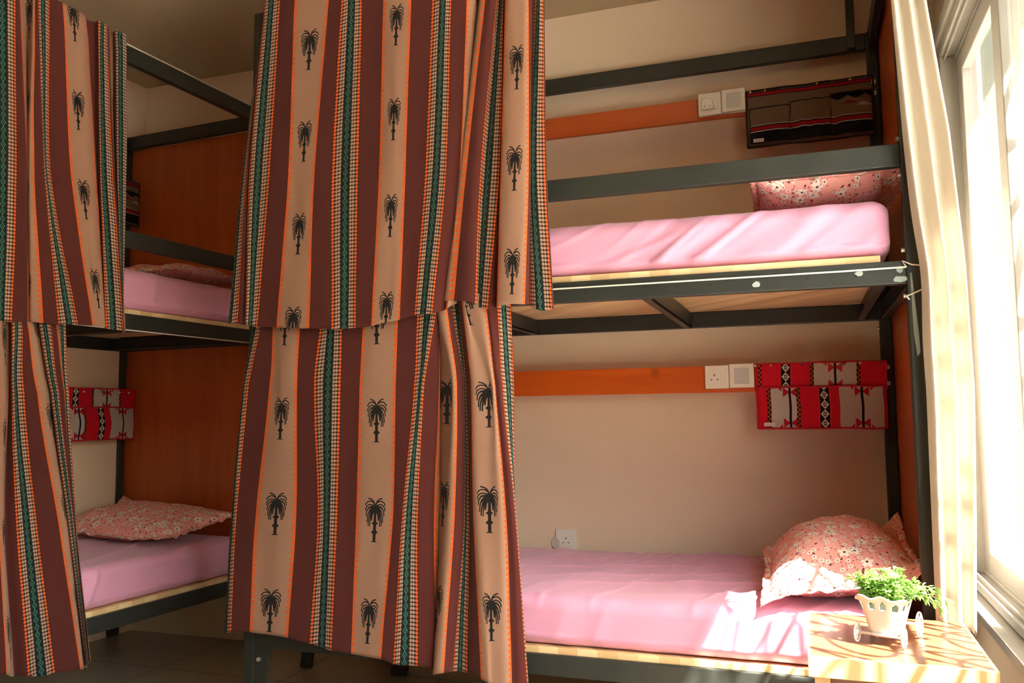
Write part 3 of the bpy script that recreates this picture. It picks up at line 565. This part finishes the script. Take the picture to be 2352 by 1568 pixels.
CUR_B_LOW = [(-0.4,0.287,((1.6388,1.3107,0),(1.6474,1.1294,0),(1.6529,0.7462,0),(1.6583,0.3715,0))),(0,0.2739,((1.7181,1.3176,0),(1.7267,1.131,0),(1.7314,0.7368,0),(1.7494,0.3481,0))),(0.332,0.251,((1.795,1.3244,0),(1.8065,1.1327,0),(1.8232,0.7257,0),(1.8658,0.3182,0))),(0.45,0.247,((1.8138,1.326,0),(1.8282,1.1331,0),(1.8348,0.7244,0),(1.876,0.3156,0))),(0.6,0.2368,((1.8429,1.3295,0.02),(1.8516,1.134,0.02),(1.8552,0.7211,0.02),(1.8998,0.3075,0.02))),(0.75,0.2304,((1.8532,1.3309,0.03),(1.8648,1.1345,0.03),(1.8654,0.7195,0.03),(1.9133,0.3031,0.03))),(0.844,0.2277,((1.8403,1.3283,0),(1.8518,1.1336,0),(1.8833,0.7185,0),(1.9314,0.3013,0))),(1,0.2117,((1.8551,1.3296,0),(1.8607,1.1338,0),(1.9182,0.7143,0),(1.9826,0.2882,0))),(1.156,0.2078,((1.8763,1.3315,0),(1.8924,1.1344,0),(1.9585,0.7095,0),(2.0356,0.2746,0))),(1.25,0.1998,((1.8915,1.3328,0),(1.9217,1.135,0),(2.0,0.7045,0),(2.0887,0.2609,0))),(1.332,0.1926,((1.8977,1.3333,0),(1.9405,1.1354,0),(2.0426,0.6994,0),(2.1315,0.2499,0))),(1.45,0.192,((1.9225,1.3355,0),(1.9739,1.1361,0),(2.0695,0.6962,0),(2.1472,0.2459,0))),(1.6,0.1828,((1.9594,1.3407,0.04),(2.0135,1.1377,0.04),(2.1057,0.6902,0.04),(2.1831,0.2327,0.04))),(1.75,0.1899,((1.9581,1.3401,0.03),(2.0089,1.1374,0.03),(2.0907,0.6924,0.03),(2.1781,0.235,0.03))),(1.844,0.1986,((1.9492,1.3383,0.01),(1.998,1.1368,0.01),(2.0811,0.6944,0.01),(2.1646,0.2404,0.01))),(2,0.2059,((1.9606,1.3388,0),(2.0049,1.1367,0),(2.0865,0.6941,0),(2.1596,0.2427,0))),(2.156,0.2064,((1.9833,1.3408,0),(2.0214,1.1371,0),(2.0967,0.6929,0),(2.1631,0.2418,0))),(2.3,0.2058,((1.9997,1.3423,0),(2.0381,1.1374,0),(2.1002,0.6925,0),(2.1702,0.24,0))),(2.45,0.1995,((2.0289,1.3458,0.02),(2.061,1.1383,0.02),(2.1203,0.6893,0.02),(2.191,0.2327,0.02))),(2.7,0.1985,((2.0335,1.3467,0.03),(2.064,1.1386,0.03),(2.1269,0.6881,0.03),(2.1996,0.2295,0.03))),(2.844,0.2059,((2.0243,1.3449,0.01),(2.0512,1.1379,0.01),(2.1103,0.6909,0.01),(2.1842,0.2354,0.01))),(3,0.2102,((2.0263,1.3446,0),(2.0482,1.1376,0),(2.1036,0.6921,0),(2.1773,0.2381,0))),(3.15,0.211,((2.0381,1.3456,0),(2.0584,1.1378,0),(2.1054,0.6919,0),(2.1791,0.2377,0)))]
CUR_B_LOW_palm = {}

pA = lambda Y0: (lambda s, d, z: Vector((s, min(Y0+d, 2.399), z)))
pBx = lambda X0: (lambda s, d, z: W(max(X0-d, -2.549), s, z))
curtain('a', CUR_A_UP, CUR_A_UP_palm, pA(2.318), FL+1.433, 'palm-striped maroon curtain on the upper level of the window-side bunk', seed=1)
curtain('b', CUR_A_LOW, CUR_A_LOW_palm, pA(2.347), FL+.365, 'long palm-striped curtain across the lower level of the window-side bunk', seed=5)
curtain('c', CUR_B_UP, CUR_B_UP_palm, pBx(-2.505), FL+1.432, 'gathered palm-striped curtain on the upper level of the left corner bunk', seed=9)
curtain('d', CUR_B_LOW, {1: 1.1}, pBx(-2.522), FL+.37, 'gathered palm-striped curtain on the lower level of the left corner bunk', seed=13)
# ------------------------------------------------------------------ mattresses with fitted sheets
def mattress(label, L, D, H, place, seed, folds=None, sag=0.0, skirt=.004):
    """rounded slab: x 0..L, y 0..D, z 0..H built as a superellipsoidal grid, wrapped with a sheet"""
    nx, ny = int(L/.007), 380
    def section(t):  # closed loop in (y, z) : rounded rectangle, t in 0..1
        r = .042; per = [(D/2-r, H-r)]; cx, cz = D/2-r, H/2-r
        a = t*2*math.pi; s_, c_ = math.sin(a), math.cos(a)
        # arc-length-like mapping of a rounded rectangle
        P = 4*(cx+cz)+2*math.pi*r; d = t*P
        segs = [(2*cx, 'top'), (math.pi*r/2, 'c0'), (2*cz, 'fr'), (math.pi*r/2, 'c1'), (2*cx, 'bot'), (math.pi*r/2, 'c2'), (2*cz, 'bk'), (math.pi*r/2, 'c3')]
        for ln, k in segs:
            if d <= ln+1e-9: break
            d -= ln
        u = d/ln if ln > 0 else 0
        if k == 'top': return (cx-2*cx*u, cz+r, 0, 1)
        if k == 'c0': q = math.pi/2*u; return (-cx-r*math.sin(q), cz+r*math.cos(q), -math.sin(q), math.cos(q))
        if k == 'fr': return (-cx-r, cz-2*cz*u, -1, 0)
        if k == 'c1': q = math.pi/2*u; return (-cx-r*math.cos(q), -cz-r*math.sin(q), -math.cos(q), -math.sin(q))
        if k == 'bot': return (-cx+2*cx*u, -cz-r, 0, -1)
        if k == 'c2': q = math.pi/2*u; return (cx+r*math.sin(q), -cz-r*math.cos(q), math.sin(q), -math.cos(q))
        if k == 'bk': return (cx+r, -cz+2*cz*u, 1, 0)
        q = math.pi/2*u; return (cx+r*math.cos(q), cz+r*math.sin(q), math.cos(q), math.sin(q))
    R = .055
    def pt(a, b):
        y, z, ny_, nz_ = section(b)
        # ends: shrink the section over the last R
        x = a*L; e = min(x, L-x)
        if e < R: k = 1-(1-e/R)**2; k = math.sqrt(max(0, k)); sh = R*(1-k)
        else: sh = 0
        sy = (D/2-sh)/(D/2); sz = (H/2-sh*.75)/(H/2)
        if e < 1e-6: sy *= .55; sz *= .35
        X_, Y_, Z_ = x, y*sy+D/2, z*sz+H/2
        # wrinkles
        w = noise.noise(Vector((X_*3+seed, Y_*3, Z_*3)))*.0032+noise.noise(Vector((X_*9+seed, Y_*9, Z_*9)))*.0018
        if folds:
            for (dx, dz, amp, fr_, xm0, xm1, top) in folds:
                m_ = sm((X_-xm0)/.25)*sm((xm1-X_)/.15)
                m_ *= (max(0, -ny_) if not top else max(0, nz_))
                cr = (X_*dz-Z_*dx) if not top else (X_*dz-Y_*dx); al = X_*dx+(Z_ if not top else Y_)*dz
                q = noise.noise(Vector((cr*fr_+seed, al*2.2, seed*1.7))); q2 = 1-abs(noise.noise(Vector((cr*fr_*.6+3, al*1.1, seed))))*5
                w += m_*amp*(q*.7+max(0, q2)**1.5*1.1)
        if nz_ > .5: w -= sag*math.sin(math.pi*min(1, max(0, Y_/D)))*math.sin(math.pi*min(1, X_/L))
        if nz_ < -.5: w = 0
        if ny_ < -.5 and Z_ < .035: w += skirt*noise.noise(Vector((X_*12, seed, 0)))+.002
        return place(X_, Y_+w*ny_, max(.001, Z_+w*nz_))
    m = MB().grid(pt, nx, ny)
    # close the two ends
    bm = m.bm; bmesh.ops.remove_doubles(bm, verts=bm.verts, dist=.0004); bmesh.ops.holes_fill(bm, edges=[e for e in bm.edges if e.is_boundary], sides=0)
    o = m.out('mattress', M['sheet'], smooth=True)
    return tag(o, label, 'mattress')
bz = .394+.0195; lz = -.697+.0195
mattress('pink sheeted mattress on the upper level of the window-side bunk', 1.975, .885, .158, lambda x, y, z: Vector((-1.745+x, 2.425+y, FL+bz+z)), 2.0,
         folds=[(.80, .60, .0095, 30, 1.15, 2.2, False), (.9, .43, .005, 14, .9, 2.2, False)])
mattress('sunlit pink sheeted mattress on the lower level of the window-side bunk', 1.975, .90, .142, lambda x, y, z: Vector((-1.745+x, 2.42+y, FL+lz+z)), 6.0,
         folds=[(.9, .3, .006, 10, .6, 1.8, True), (.5, .8, .005, 12, .3, 1.9, False), (.3, .95, .0045, 16, .5, 2.1, True)], sag=.0)
mattress('pink sheeted mattress on the upper level of the left corner bunk', 1.97, .80, .158, lambda x, y, z: W(-2.572-y, 1.085+x, FL+bz+z), 11.0,
         folds=[(.3, .95, .010, 16, 1.2, 2.1, False)])
mattress('pink sheeted mattress on the lower level of the left corner bunk', 1.97, .82, .150, lambda x, y, z: W(-2.572-y, 1.085+x, FL+lz+z), 15.0,
         folds=[(.3, .95, .010, 9, .9, 2.1, False), (.9, .35, .010, 12, .7, 1.9, True)])
# ------------------------------------------------------------------ pillows
def pillow(label, LX, LY, T, mat4, seed, flange=.022, under=.55, pw=.66, corner=None, ridge=None):
    n = 56
    def shape(a, b, side):
        x, y = a*2-1, b*2-1
        # pinched outline
        px = x*(1-.045*(1-x*x)*0-.06*(1-abs(x))*0); k = 1-.09*(1-y*y)*(abs(x)**3); k2 = 1-.08*(1-x*x)*(abs(y)**3)
        X_, Y_ = x*k*LX/2, y*k2*LY/2
        fx = max(0, 1-abs(x)**2.4); fy = max(0, 1-abs(y)**2.4); h = (fx*fy)**pw*T/2
        w = noise.noise(Vector((X_*9+seed, Y_*9, side*3)))*.012*min(1, fx*fy*3)+noise.noise(Vector((X_*26+seed, Y_*26, side*5)))*.004*min(1, fx*fy*4)
        # creases from the edges
        w += noise.noise(Vector((X_*40+seed, Y_*6, side)))*.005*(1-fy)*min(1, fx*3)+noise.noise(Vector((X_*6, Y_*40+seed, side)))*.005*(1-fx)*min(1, fy*3)
        Z_ = side*(h*(1.0 if side > 0 else under)+w)
        if corner: 
            for cx_, cy_, dz_ in corner:
                q = max(0, 1-math.hypot(x-cx_, y-cy_)/.55); Z_ += dz_*q*q
        if ridge: Z_ += ridge(x, y, side)
        return mat4 @ Vector((X_, Y_, Z_))
    m = MB()
    for side in (1, -1):
        m.grid(lambda a, b: shape(a, b, side), n, n, lambda a, b: (a*LX+side*2+seed, b*LY+(0 if side > 0 else 3)))
    bmesh.ops.remove_doubles(m.bm, verts=m.bm.verts, dist=.0005)
    t = m.out('pillow', M['floral'], smooth=True); tag(t, label, 'pillow')
    # ruffled seam round the edge
    s = MB(); ring = []
    K = 260
    def edge(t_):
        t_ = t_ % 1*4; k = int(t_); u = t_-k
        return ((u, 0), (1, u), (1-u, 1), (0, 1-u))[k]
    def pf(a, b):
        e = edge(a); c = Vector((e[0]*2-1, e[1]*2-1, 0)); 
        base = shape(e[0], e[1], 1)*.5+shape(e[0], e[1], -1)*.5
        d = Vector((c.x if abs(c.x) > .99 else c.x**5, c.y if abs(c.y) > .99 else c.y**5, 0))
        dw = (mat4.to_3x3() @ d).normalized(); up_ = (mat4.to_3x3() @ Vector((0, 0, 1))).normalized()
        return base+dw*(b*flange-.002)+up_*(noise.noise(Vector((a*60, seed, b)))*.012*b)
    s.grid(pf, K, 3, lambda a, b: (a*4*LX+seed, b*.03+seed), closed_u=False)
    o = s.out('seam_flange', M['floral'], t, smooth=True, solid=.002)
    return t
def T4(x, y, z, rx=0, ry=0, rz=0):
    return Matrix.Translation((x, y, z)) @ Matrix.Rotation(rz, 4, 'Z') @ Matrix.Rotation(ry, 4, 'Y') @ Matrix.Rotation(rx, 4, 'X')
pillow('floral pillow half in sunlight on the lower bed beside the window', .43, .70, .245, T4(.066, 2.775, FL-.452, rx=math.radians(3), ry=math.radians(-7), rz=math.radians(2)), 1.3, pw=.95, corner=[(-1, -1, -.02), (1, 1, .06), (1, -1, .07), (-1, 1, -.02)])
pillow('floral pillow on the upper bed below the brown wall organiser', .43, .66, .17, T4(.068, 2.83, FL+.665, rx=math.radians(0), ry=math.radians(-1), rz=math.radians(4)), 4.7, under=1.0, corner=[(-1, -1, .012), (1, -1, .03)])
cB = W(-3.0, 2.84, FL-.458)
pillow('floral pillow lying on the lower bed in the left corner', .74, .42, .15, T4(cB.x, cB.y, cB.z, rx=math.radians(8), ry=math.radians(1), rz=RA+math.radians(-3)), 8.1, corner=[(-1, 1, .05), (1, 1, .015), (1, -1, .02)])
cB = W(-2.92, 2.86, FL+.625)
pillow('floral pillow on the upper bed in the left corner', .62, .40, .12, T4(cB.x, cB.y, cB.z, rx=math.radians(0), ry=0, rz=RA+math.radians(4)), 12.9)
# ------------------------------------------------------------------ pocket organisers pinned on the planks
def tagged(parent, x, y, z):
    a = MB().box(x, x+.038, y-.0018, y-.0004, z, z+.013).out('label_tag', M['tag_cloth'], parent)
    s = MB(); y2 = y-.0022
    for pts in ([(.004, .004), (.006, .003), (.0085, .0045), (.010, .008)], [(.0095, .004), (.0125, .0045), (.014, .0065), (.0155, .004)], [(.0155, .004), (.018, .005), (.019, .0095)], [(.020, .004), (.022, .0055), (.0235, .004), (.0235, .008)]):
        s.tube([(x+p[0], y2, z+p[1]) for p in pts], .0005, 5)
    for p in ((.007, .010), (.0125, .0015), (.017, .0105), (.022, .0015)): s.cyl((x+p[0], y2-.0004, z+p[1]), (x+p[0], y2+.0004, z+p[1]), .0006, 6)
    s.out('tag_lettering', M['tag_ink'], a)
    s = MB()
    for i in range(2):
        for j in range(2): s.tube([(x+.0285+i*.0045+.0018*math.cos(t), y2, z+.0042+j*.0048+.0018*math.sin(t)) for t in [k*math.pi/4 for k in range(8)]], .0004, 5, closed=True)
    s.out('tag_emblem', M['tag_stamp'], a)
def panel(w_, z0, z1, bulge, x0=0, y0=0, seed=0, n=40, topw=0, uz=0, ux=0):
    def pt(a, b):
        z = z0+(z1-z0)*b; bl = bulge*math.sin(math.pi*min(1, a))**.5*(.35+.65*math.sin(math.pi*min(1, b*.9+.1)))
        return Vector((x0+w_*a+.003*noise.noise(Vector((seed, b*3, 0))), y0-bl-.004*noise.noise(Vector((a*4, b*3, seed))), z+.004*noise.noise(Vector((a*5, seed, 1)))))
    return MB().grid(pt, n, n, lambda a, b: (a*w_+ux, (z1-z0)*b+uz)), pt
def piping(pt, r, sides='tblr'):
    m = MB(); n = 30
    E = {'t': [pt(i/n, 1) for i in range(n+1)], 'b': [pt(i/n, 0) for i in range(n+1)], 'l': [pt(0, i/n) for i in range(n+1)], 'r': [pt(1, i/n) for i in range(n+1)]}
    for s in sides: m.tube(E[s], r, 8)
    return m
def red_organiser(label):
    t = thing('pocket_organiser', label, 'organiser')
    m, pt = panel(.448, .078, .178, .004, y0=-.002, seed=3); m.out('backing', M['sadu_back'], t, smooth=True, solid=.002); piping(pt, .0035, 'tlr').out('trim', M['red_trim'], t, smooth=True)
    m, pt = panel(.440, -.060, .090, .020, x0=.003, y0=-.006, seed=8); p = m.out('pocket', M['sadu_pocket'], t, smooth=True, solid=.002); piping(pt, .0038).out('trim', M['red_trim'], p, smooth=True)
    tagged(p, .026, -.0275, -.052)
    return t
def brown_organiser(label):
    t = thing('pocket_organiser', label, 'organiser')
    m, pt = panel(.448, 0, .220, .003, y0=-.002, seed=5); m.out('backing', M['brown_backing'], t, smooth=True, solid=.002); piping(pt, .0045).out('trim', M['brown_trim'], t, smooth=True)
    for x0, wd, h, mt in ((.010, .148, .148, 'brown_pocket'), (.158, .143, .158, 'brown_pocket'), (.301, .142, .168, 'brown_pocket_patterned')):
        m, pt = panel(wd, .012, h, .016, x0=x0, y0=-.006, seed=x0*30); p = m.out('pocket', M[mt], t, smooth=True, solid=.002); piping(pt, .0028, 'tlr').out('trim', M['brown_trim'], p, smooth=True)
        if x0 < .1: tagged(p, .022, -.0235, .012)
    return t
oA = red_organiser('red woven pocket organiser on the plank over the lower bed by the window'); oA.location = (-.184, 3.268, FL)
oU = brown_organiser('brown woven three-pocket organiser over the upper bed by the window'); oU.location = (-.182, 3.268, FL+1.006); oU.rotation_euler = (0, math.radians(0), 0)
oB = copy_tree(oA); tag(oB, 'red woven pocket organiser pinned near the headboard of the left corner bunk'); oB.location = W(-3.345, 2.655, FL-.036); oB.rotation_euler = (0, 0, RA+math.pi/2)
oC = copy_tree(oU); tag(oC, 'brown woven organiser half hidden by curtain on the left upper bunk'); oC.location = W(-3.345, 2.645, FL+.955); oC.rotation_euler = (0, 0, RA+math.pi/2)
def pin(colr, mat4, label, group):
    m = MB(); m.cyl((0, 0, 0), (0, -.004, 0), .0022, 8); m.cyl((0, -.004, 0), (0, -.009, 0), .0042, 10, .0036)
    o = m.out('push_pin', M['pin_'+colr], smooth=True); o.matrix_world = mat4; tag(o, label, 'push pin', group); return o
for c, x, l in (('white', .001, 'small white push pin at the corner of the red organiser beside the light'),
                ('yellow', .056, 'yellow push pin left of the blue one in the near red organiser'), ('blue', .166, 'blue push pin in the near red organiser over the lower bed'),
                ('yellow', .232, 'yellow push pin at the edge of the grey weave in the near red organiser'), ('green', .306, 'dark green push pin beside the black stripe of the near red organiser'),
                ('white', .363, 'larger white push pin right of the grey weave in the near red organiser'), ('green', .428, 'dark green push pin by the hinge end of the near red organiser')):
    pin(c, Matrix.Translation((-.184+x, 3.262, FL+.172)), l, 'pins in the near red organiser')
for c, x, l in (('white', .016, 'white push pin at the left corner of the near brown organiser'), ('yellow', .070, 'yellow push pin nearest the white one in the brown organiser'),
                ('green', .134, 'dark green push pin over the left pocket of the brown organiser'), ('yellow', .256, 'yellow push pin over the middle pocket of the brown organiser'),
                ('red', .309, 'red push pin in the top hem of the brown organiser'), ('yellow', .371, 'yellow push pin over the patterned pocket of the brown organiser'),
                ('blue', .424, 'blue push pin at the headboard end of the brown organiser')):
    pin(c, Matrix.Translation((-.182+x, 3.262, FL+1.006+.214)), l, 'pins in the brown organiser')
for c, y, l in (('white', 2.70, 'white push pin hidden nearest the curtain in the left red organiser'), ('white', 2.80, 'leftmost visible white push pin in the left bunk red organiser'),
                ('blue', 2.85, 'blue push pin nearer the curtain in the left bunk red organiser'), ('blue', 2.90, 'blue push pin next to the yellow one in the left red organiser'),
                ('yellow', 2.955, 'yellow push pin in the left bunk red organiser'), ('white', 3.0, 'white push pin right of the yellow one in the left red organiser'),
                ('white', 3.055, 'white push pin by the headboard end of the left red organiser')):
    p = W(-3.338, y, FL+.126); pin(c, Matrix.Translation(p) @ Matrix.Rotation(RA+math.pi/2, 4, 'Z'), l, 'pins in the left red organiser')
# ------------------------------------------------------------------ sockets
def plate(name, x0, z0, s, y, kind, label, cat, depth=.012):
    t = thing(name, label, cat, (x0, y, z0))
    MB().box(0, s, -depth, 0, 0, s).out('faceplate', M['white_plastic'], t, .0025)
    if kind in ('socket', 'plain'):
        MB().box(s*.12, s*(.68 if kind == 'socket' else .86), -depth-.0012, -depth, s*.2, s*.78).out('socket_insert', M['white_plastic'], t, .001)
        cx = s*.40 if kind == 'socket' else s*.5; h = MB(); yy = -depth-.0016
        h.box(cx-.002, cx+.002, yy, yy+.001, s*.54, s*.63); h.box(cx-.0145, cx-.0085, yy, yy+.001, s*.365, s*.405); h.box(cx+.0085, cx+.0145, yy, yy+.001, s*.365, s*.405)
        h.out('socket_slot', M['socket_hole'], t)
    if kind in ('socket', 'plugged'):
        MB().box(s*.71, s*.84, -depth-.003, -depth, s*.24, s*.74).out('switch', M['white_plastic'], t, .001)
    if kind == 'lamp':
        MB().box(s*.20, s*.80, -depth-.0015, -depth, s*.16, s*.82).out('light_window', M['grey_plastic'], t, .001)
    return t
plate('wall_socket', -.369, FL+.090, .088, 3.272, 'socket', 'white three-pin socket over the lower bed by the window', 'socket')
plate('wall_light', -.279, FL+.092, .090, 3.272, 'lamp', 'square white reading light beside the red organiser', 'light')
plate('wall_socket', -.362, FL+1.148, .087, 3.258, 'plugged', 'white socket box with a plug over the upper bed', 'socket', .012)
plate('wall_light', -.273, FL+1.152, .088, 3.258, 'lamp', 'square white reading light beside the brown organiser', 'light', .012)
plate('wall_socket', -1.012, FL-.562, .088, YB, 'plain', 'white three-pin wall socket low behind the sunlit mattress', 'socket', .008)
bx = MB().box(-.361, -.186, 3.258, 3.2725, FL+1.150, FL+1.238).out('mounting_box', M['white_plastic'], bevel=.002); tag(bx, 'white mounting box behind the upper socket and light', 'mounting box')
pg = thing('power_plug', 'white plug pushed into the upper bed socket', 'plug', (-.326, 3.245, FL+1.186))
MB().prism([(-.022, -.020), (.022, -.020), (.024, -.006), (.019, .018), (.010, .024), (-.010, .024), (-.019, .018), (-.024, -.006)], 'y', -.016, -.0005).out('plug_body', M['white_plastic'], pg, .003)
s = MB(); [s.prism([(x-.003, -.012), (x+.001, -.010), (x+.003, -.006), (x-.001, -.007)], 'y', -.0168, -.0158) for x in (-.010, .011)]; s.out('screw', M['socket_hole'], pg)
ad = thing('plug_adaptor', 'round white plug adaptor resting at the back of the lower mattress', 'adaptor', (-1.006, 3.425, FL-.532))
MB().cyl((0, .004, 0), (-.004, -.020, 0), .027, 28).out('adaptor_body', M['white_plastic'], ad, .003); MB().cyl((-.004, -.0205, 0), (-.006, -.026, 0), .024, 28).out('adaptor_face', M['white_plastic'], ad, .002)
# cable and adaptor on the floor behind the long curtain
pw = thing('power_adaptor', 'black power adaptor and cable on the floor under the bed', 'power adaptor', (-1.60, 3.15, 0))
MB().box(-.035, .03, -.02, .02, .002, .035).out('adaptor_body', M['rubber'], pw, .004)
MB().tube([(.03, 0, .016), (.08, -.01, .006), (.16, .01, .005), (.28, -.02, .005), (.40, .03, .005), (.62, .0, .005), (1.0, .05, .005)], .004, 8).out('cable', new_mat('grey_cable', .5, srgb(120, 112, 104))[0], pw, smooth=True)
# ------------------------------------------------------------------ bedside table
tb = thing('bedside_table', 'light wood bedside table with a walnut top in front of the lower bed', 'table', (-.023, 1.93, 0))
TZ = FL-.515; TW, TD = .358, .418
MB().box(.006, TW-.006, .014, TD-.004, TZ-.006, TZ).out('table_top', M['walnut'], tb, .0006)
e = MB(); e.box(0, TW, 0, .014, TZ-.042, TZ-.0005); e.box(0, .006, .014, TD, TZ-.042, TZ-.0005); e.box(TW-.006, TW, .014, TD, TZ-.042, TZ-.0005); e.box(.006, TW-.006, .014, TD, TZ-.042, TZ-.007)
e.out('top_edging', M['lightwood'], tb, .0015)
for lx in (.012, TW-.044):
    for ly in (.02, TD-.04): MB().box(lx, lx+.032, ly, ly+.032, 0, TZ-.042).out('leg', M['lightwood'], tb, .002)
MB().box(.044, TW-.044, .045, TD-.03, TZ-.19, TZ-.043).out('drawer', M['walnut'], tb, .002)
MB().box(.02, TW-.02, .03, TD-.02, .12, .138).out('shelf', M['lightwood'], tb, .002)
# ------------------------------------------------------------------ wagon planter
wg = thing('wagon_planter', 'white plastic wagon basket on wheels holding a green plant', 'planter', (.122, 2.045, TZ), math.radians(-20))
# own frame: x across the front (0.092 wide), y along the wagon (0.165 long)
def basket():
    m = MB(); nu, nv = 96, 26
    def pt(a, b):
        t = a*2*math.pi; h = b
        hx, hy = .026+.020*h**1.1, .052+.026*h**1.1
        k = 5.0; c, s = math.cos(t), math.sin(t)
        r = 1/((abs(c)**k+abs(s)**k)**(1/k)); x, y = hx*r*c, hy*r*s
        if h > .93: x *= 1+.10*(h-.93)/.07; y *= 1+.06*(h-.93)/.07
        bumpy = .0009*math.sin(h*nv*math.pi)*(1 if h < .62 else 0)*(1 if int(a*48) % 2 else -1)
        zz = .018+.078*h+(.010*(abs(s*r))**3*h)+(.0035*math.sin(t*8)*max(0, h-.8)*5)
        return Vector((x+bumpy*c, y+.078+bumpy*s, zz))
    def skip(i, j):
        v = (j+.5)/nv; p = i % 8
        return .70 < v < .90 and 2 <= p <= 5 and not (v > .84 and p in (2, 5))
    m.grid(pt, nu, nv, closed_u=True, skip=skip)
    bot = [m.bm.verts.new(pt(i/nu, 0)) for i in range(nu)]; m.bm.faces.new(bot)
    bmesh.ops.remove_doubles(m.bm, verts=m.bm.verts, dist=.0002)
    o = m.out('basket', M['pot'], wg, smooth=True, solid=.0022)
    r = MB().tube([pt(i/96, 1) for i in range(96)], .0024, 8, closed=True).out('rim', M['pot'], o, smooth=True)
basket()
def wheel(x, y, R):
    m = MB(); zc = R
    m.tube([(x, y+(R-.0022)*math.cos(t), zc+(R-.0022)*math.sin(t)) for t in [i*2*math.pi/40 for i in range(40)]], .0022, 8, closed=True)
    for k in range(8): t = k*math.pi/4+.2; m.cyl((x, y, zc), (x, y+(R-.004)*math.cos(t), zc+(R-.004)*math.sin(t)), .0013, 6)
    m.cyl((x-.003, y, zc), (x+.003, y, zc), .0045, 14)
    return m.out('wheel', M['pot'], wg, smooth=True)
wheel(-.049, .020, .022); wheel(.049, .020, .023); wheel(-.051, .140, .029); wheel(.051, .140, .029)
for yy, zc in ((.020, .0225), (.140, .029)): MB().cyl((-.047, yy, zc), (.047, yy, zc), .003, 10).out('axle', M['pot'], wg, smooth=True)
# plant
pm = MB(); rng = random.Random(11)
def leaf(p, d, ln, wd):
    d = d.normalized(); sd = d.cross(Vector((0, 0, 1)));
    if sd.length < .1: sd = Vector((1, 0, 0))
    sd.normalize(); nrm = sd.cross(d); ring = []
    for k, (t, wf) in enumerate(((0, .25), (.35, .8), (.7, 1.0), (.9, .6), (1, .05))):
        c = p+d*ln*t+nrm*(-.35*ln*(t-.3)**2)+Vector((0, 0, -.25*ln*t*t))
        ring.append((pm.bm.verts.new(c-sd*wd*wf*.5), pm.bm.verts.new(c+nrm*wd*.18*wf), pm.bm.verts.new(c+sd*wd*wf*.5)))
    for a, b in zip(ring, ring[1:]):
        for i in (0, 1): f = pm.bm.faces.new((a[i], a[i+1], b[i+1], b[i])); f.smooth = True
stems = []
for k in range(74):
    bx_, by_ = rng.uniform(-.028, .028), rng.uniform(.035, .120); b0 = Vector((bx_, by_, .080))
    tilt = rng.uniform(.05, .75); az = math.atan2(by_-.078, bx_)+rng.uniform(-.8, .8); ln = rng.uniform(.035, .070)
    stems.append((b0, tilt, az, ln))
for k, (az, ln, tl) in enumerate(((-.15, .105, 1.25), (.1, .085, 1.1), (-.5, .075, 1.0), (.35, .10, 1.2), (.6, .08, 1.0))): stems.append((Vector((.03, .06+.012*k, .085)), tl, az, ln))
for b0, tilt, az, ln in stems:
    pts = []; p = b0.copy(); tl = tilt*.5
    for i in range(7):
        pts.append(p.copy()); tl2 = tl+(tilt*.9)*i/6*(1.0+(.8 if ln > .072 else 0)); p = p+Vector((math.sin(tl2)*math.cos(az), math.sin(tl2)*math.sin(az), math.cos(tl2)))*ln/6
    pm.tube(pts, .0011, 5)
    for i in range(1, 7):
        d = (pts[i]-pts[i-1]).normalized(); o1 = d.orthogonal().normalized(); o2 = d.cross(o1); nleaf = 4 if i < 6 else 8
        for q in range(nleaf):
            a = q*2*math.pi/nleaf+i*.9; out_ = o1*math.cos(a)+o2*math.sin(a)
            leaf(pts[i], out_*(.75 if i < 6 else .55)+d*(.75 if i < 6 else .9), rng.uniform(.013, .019)*(1.15 if i == 6 else 1), rng.uniform(.0050, .0070))
pm.out('foliage', M['leaf'], wg)
# ------------------------------------------------------------------ cream curtain bunched between the bed post and the window
def white_curtain():
    # left and right limits of the bunch at several heights, for Y about 2.36 / 2.42
    rows = [(1.50, .225, .325), (1.08, .2435, .336), (.72, .2545, .371), (.38, .2715, .387), (.05, .2815, .391), (-.25, .279, .380), (-.56, .2765, .366)]
    zs = [r[0] for r in rows][::-1]
    def lim(z): return float(np.interp(z, zs, [r[1] for r in rows][::-1])), float(np.interp(z, zs, [r[2] for r in rows][::-1]))
    nu, nv = 260, 110
    def pt(a, b):
        z = 1.60-2.15*b; l, r = lim(z)
        loosen = .75+.25*math.sin(3*z+1)
        if a < .62:
            t = a/.62; x = l+.009*math.exp(-((z-.34)/.12)**2)*(1-t)+(r-l)*(t+.05*math.sin(t*2*math.pi*2.4+.6*z)*loosen); y = 2.350+.05*t+.022*math.cos(t*2*math.pi*2.4+1.2+.5*z)*loosen+.003*math.sin(15*t+4*z)
        else:
            t = (a-.62)/.38; x = r-.004+(.455-r)*min(1, t*1.2)*.8+.014*math.sin(t*2*math.pi*3+z*.7)*sm(t*4)*sm((1-t)*3+.2)-.012*sm(t*3); y = 2.398+.98*t
            x = min(x, .452)
        return Vector((x, y, FL+z+.004*math.sin(a*60)*sm((b-.9)*10)))
    m = MB().grid(pt, nu, nv)
    c = m.out('window_curtain', M['white_curtain'], smooth=True, solid=.0015)
    tag(c, 'cream curtain bunched between the black bed post and the window', 'curtain')
white_curtain()
rod = MB().cyl((.42, -.1, FL+1.61), (.42, 3.35, FL+1.61), .010, 14).out('curtain_rod', M['aluminium'], smooth=True); tag(rod, 'cream curtain rod above the window', 'curtain rod')
bpy.context.view_layer.update()
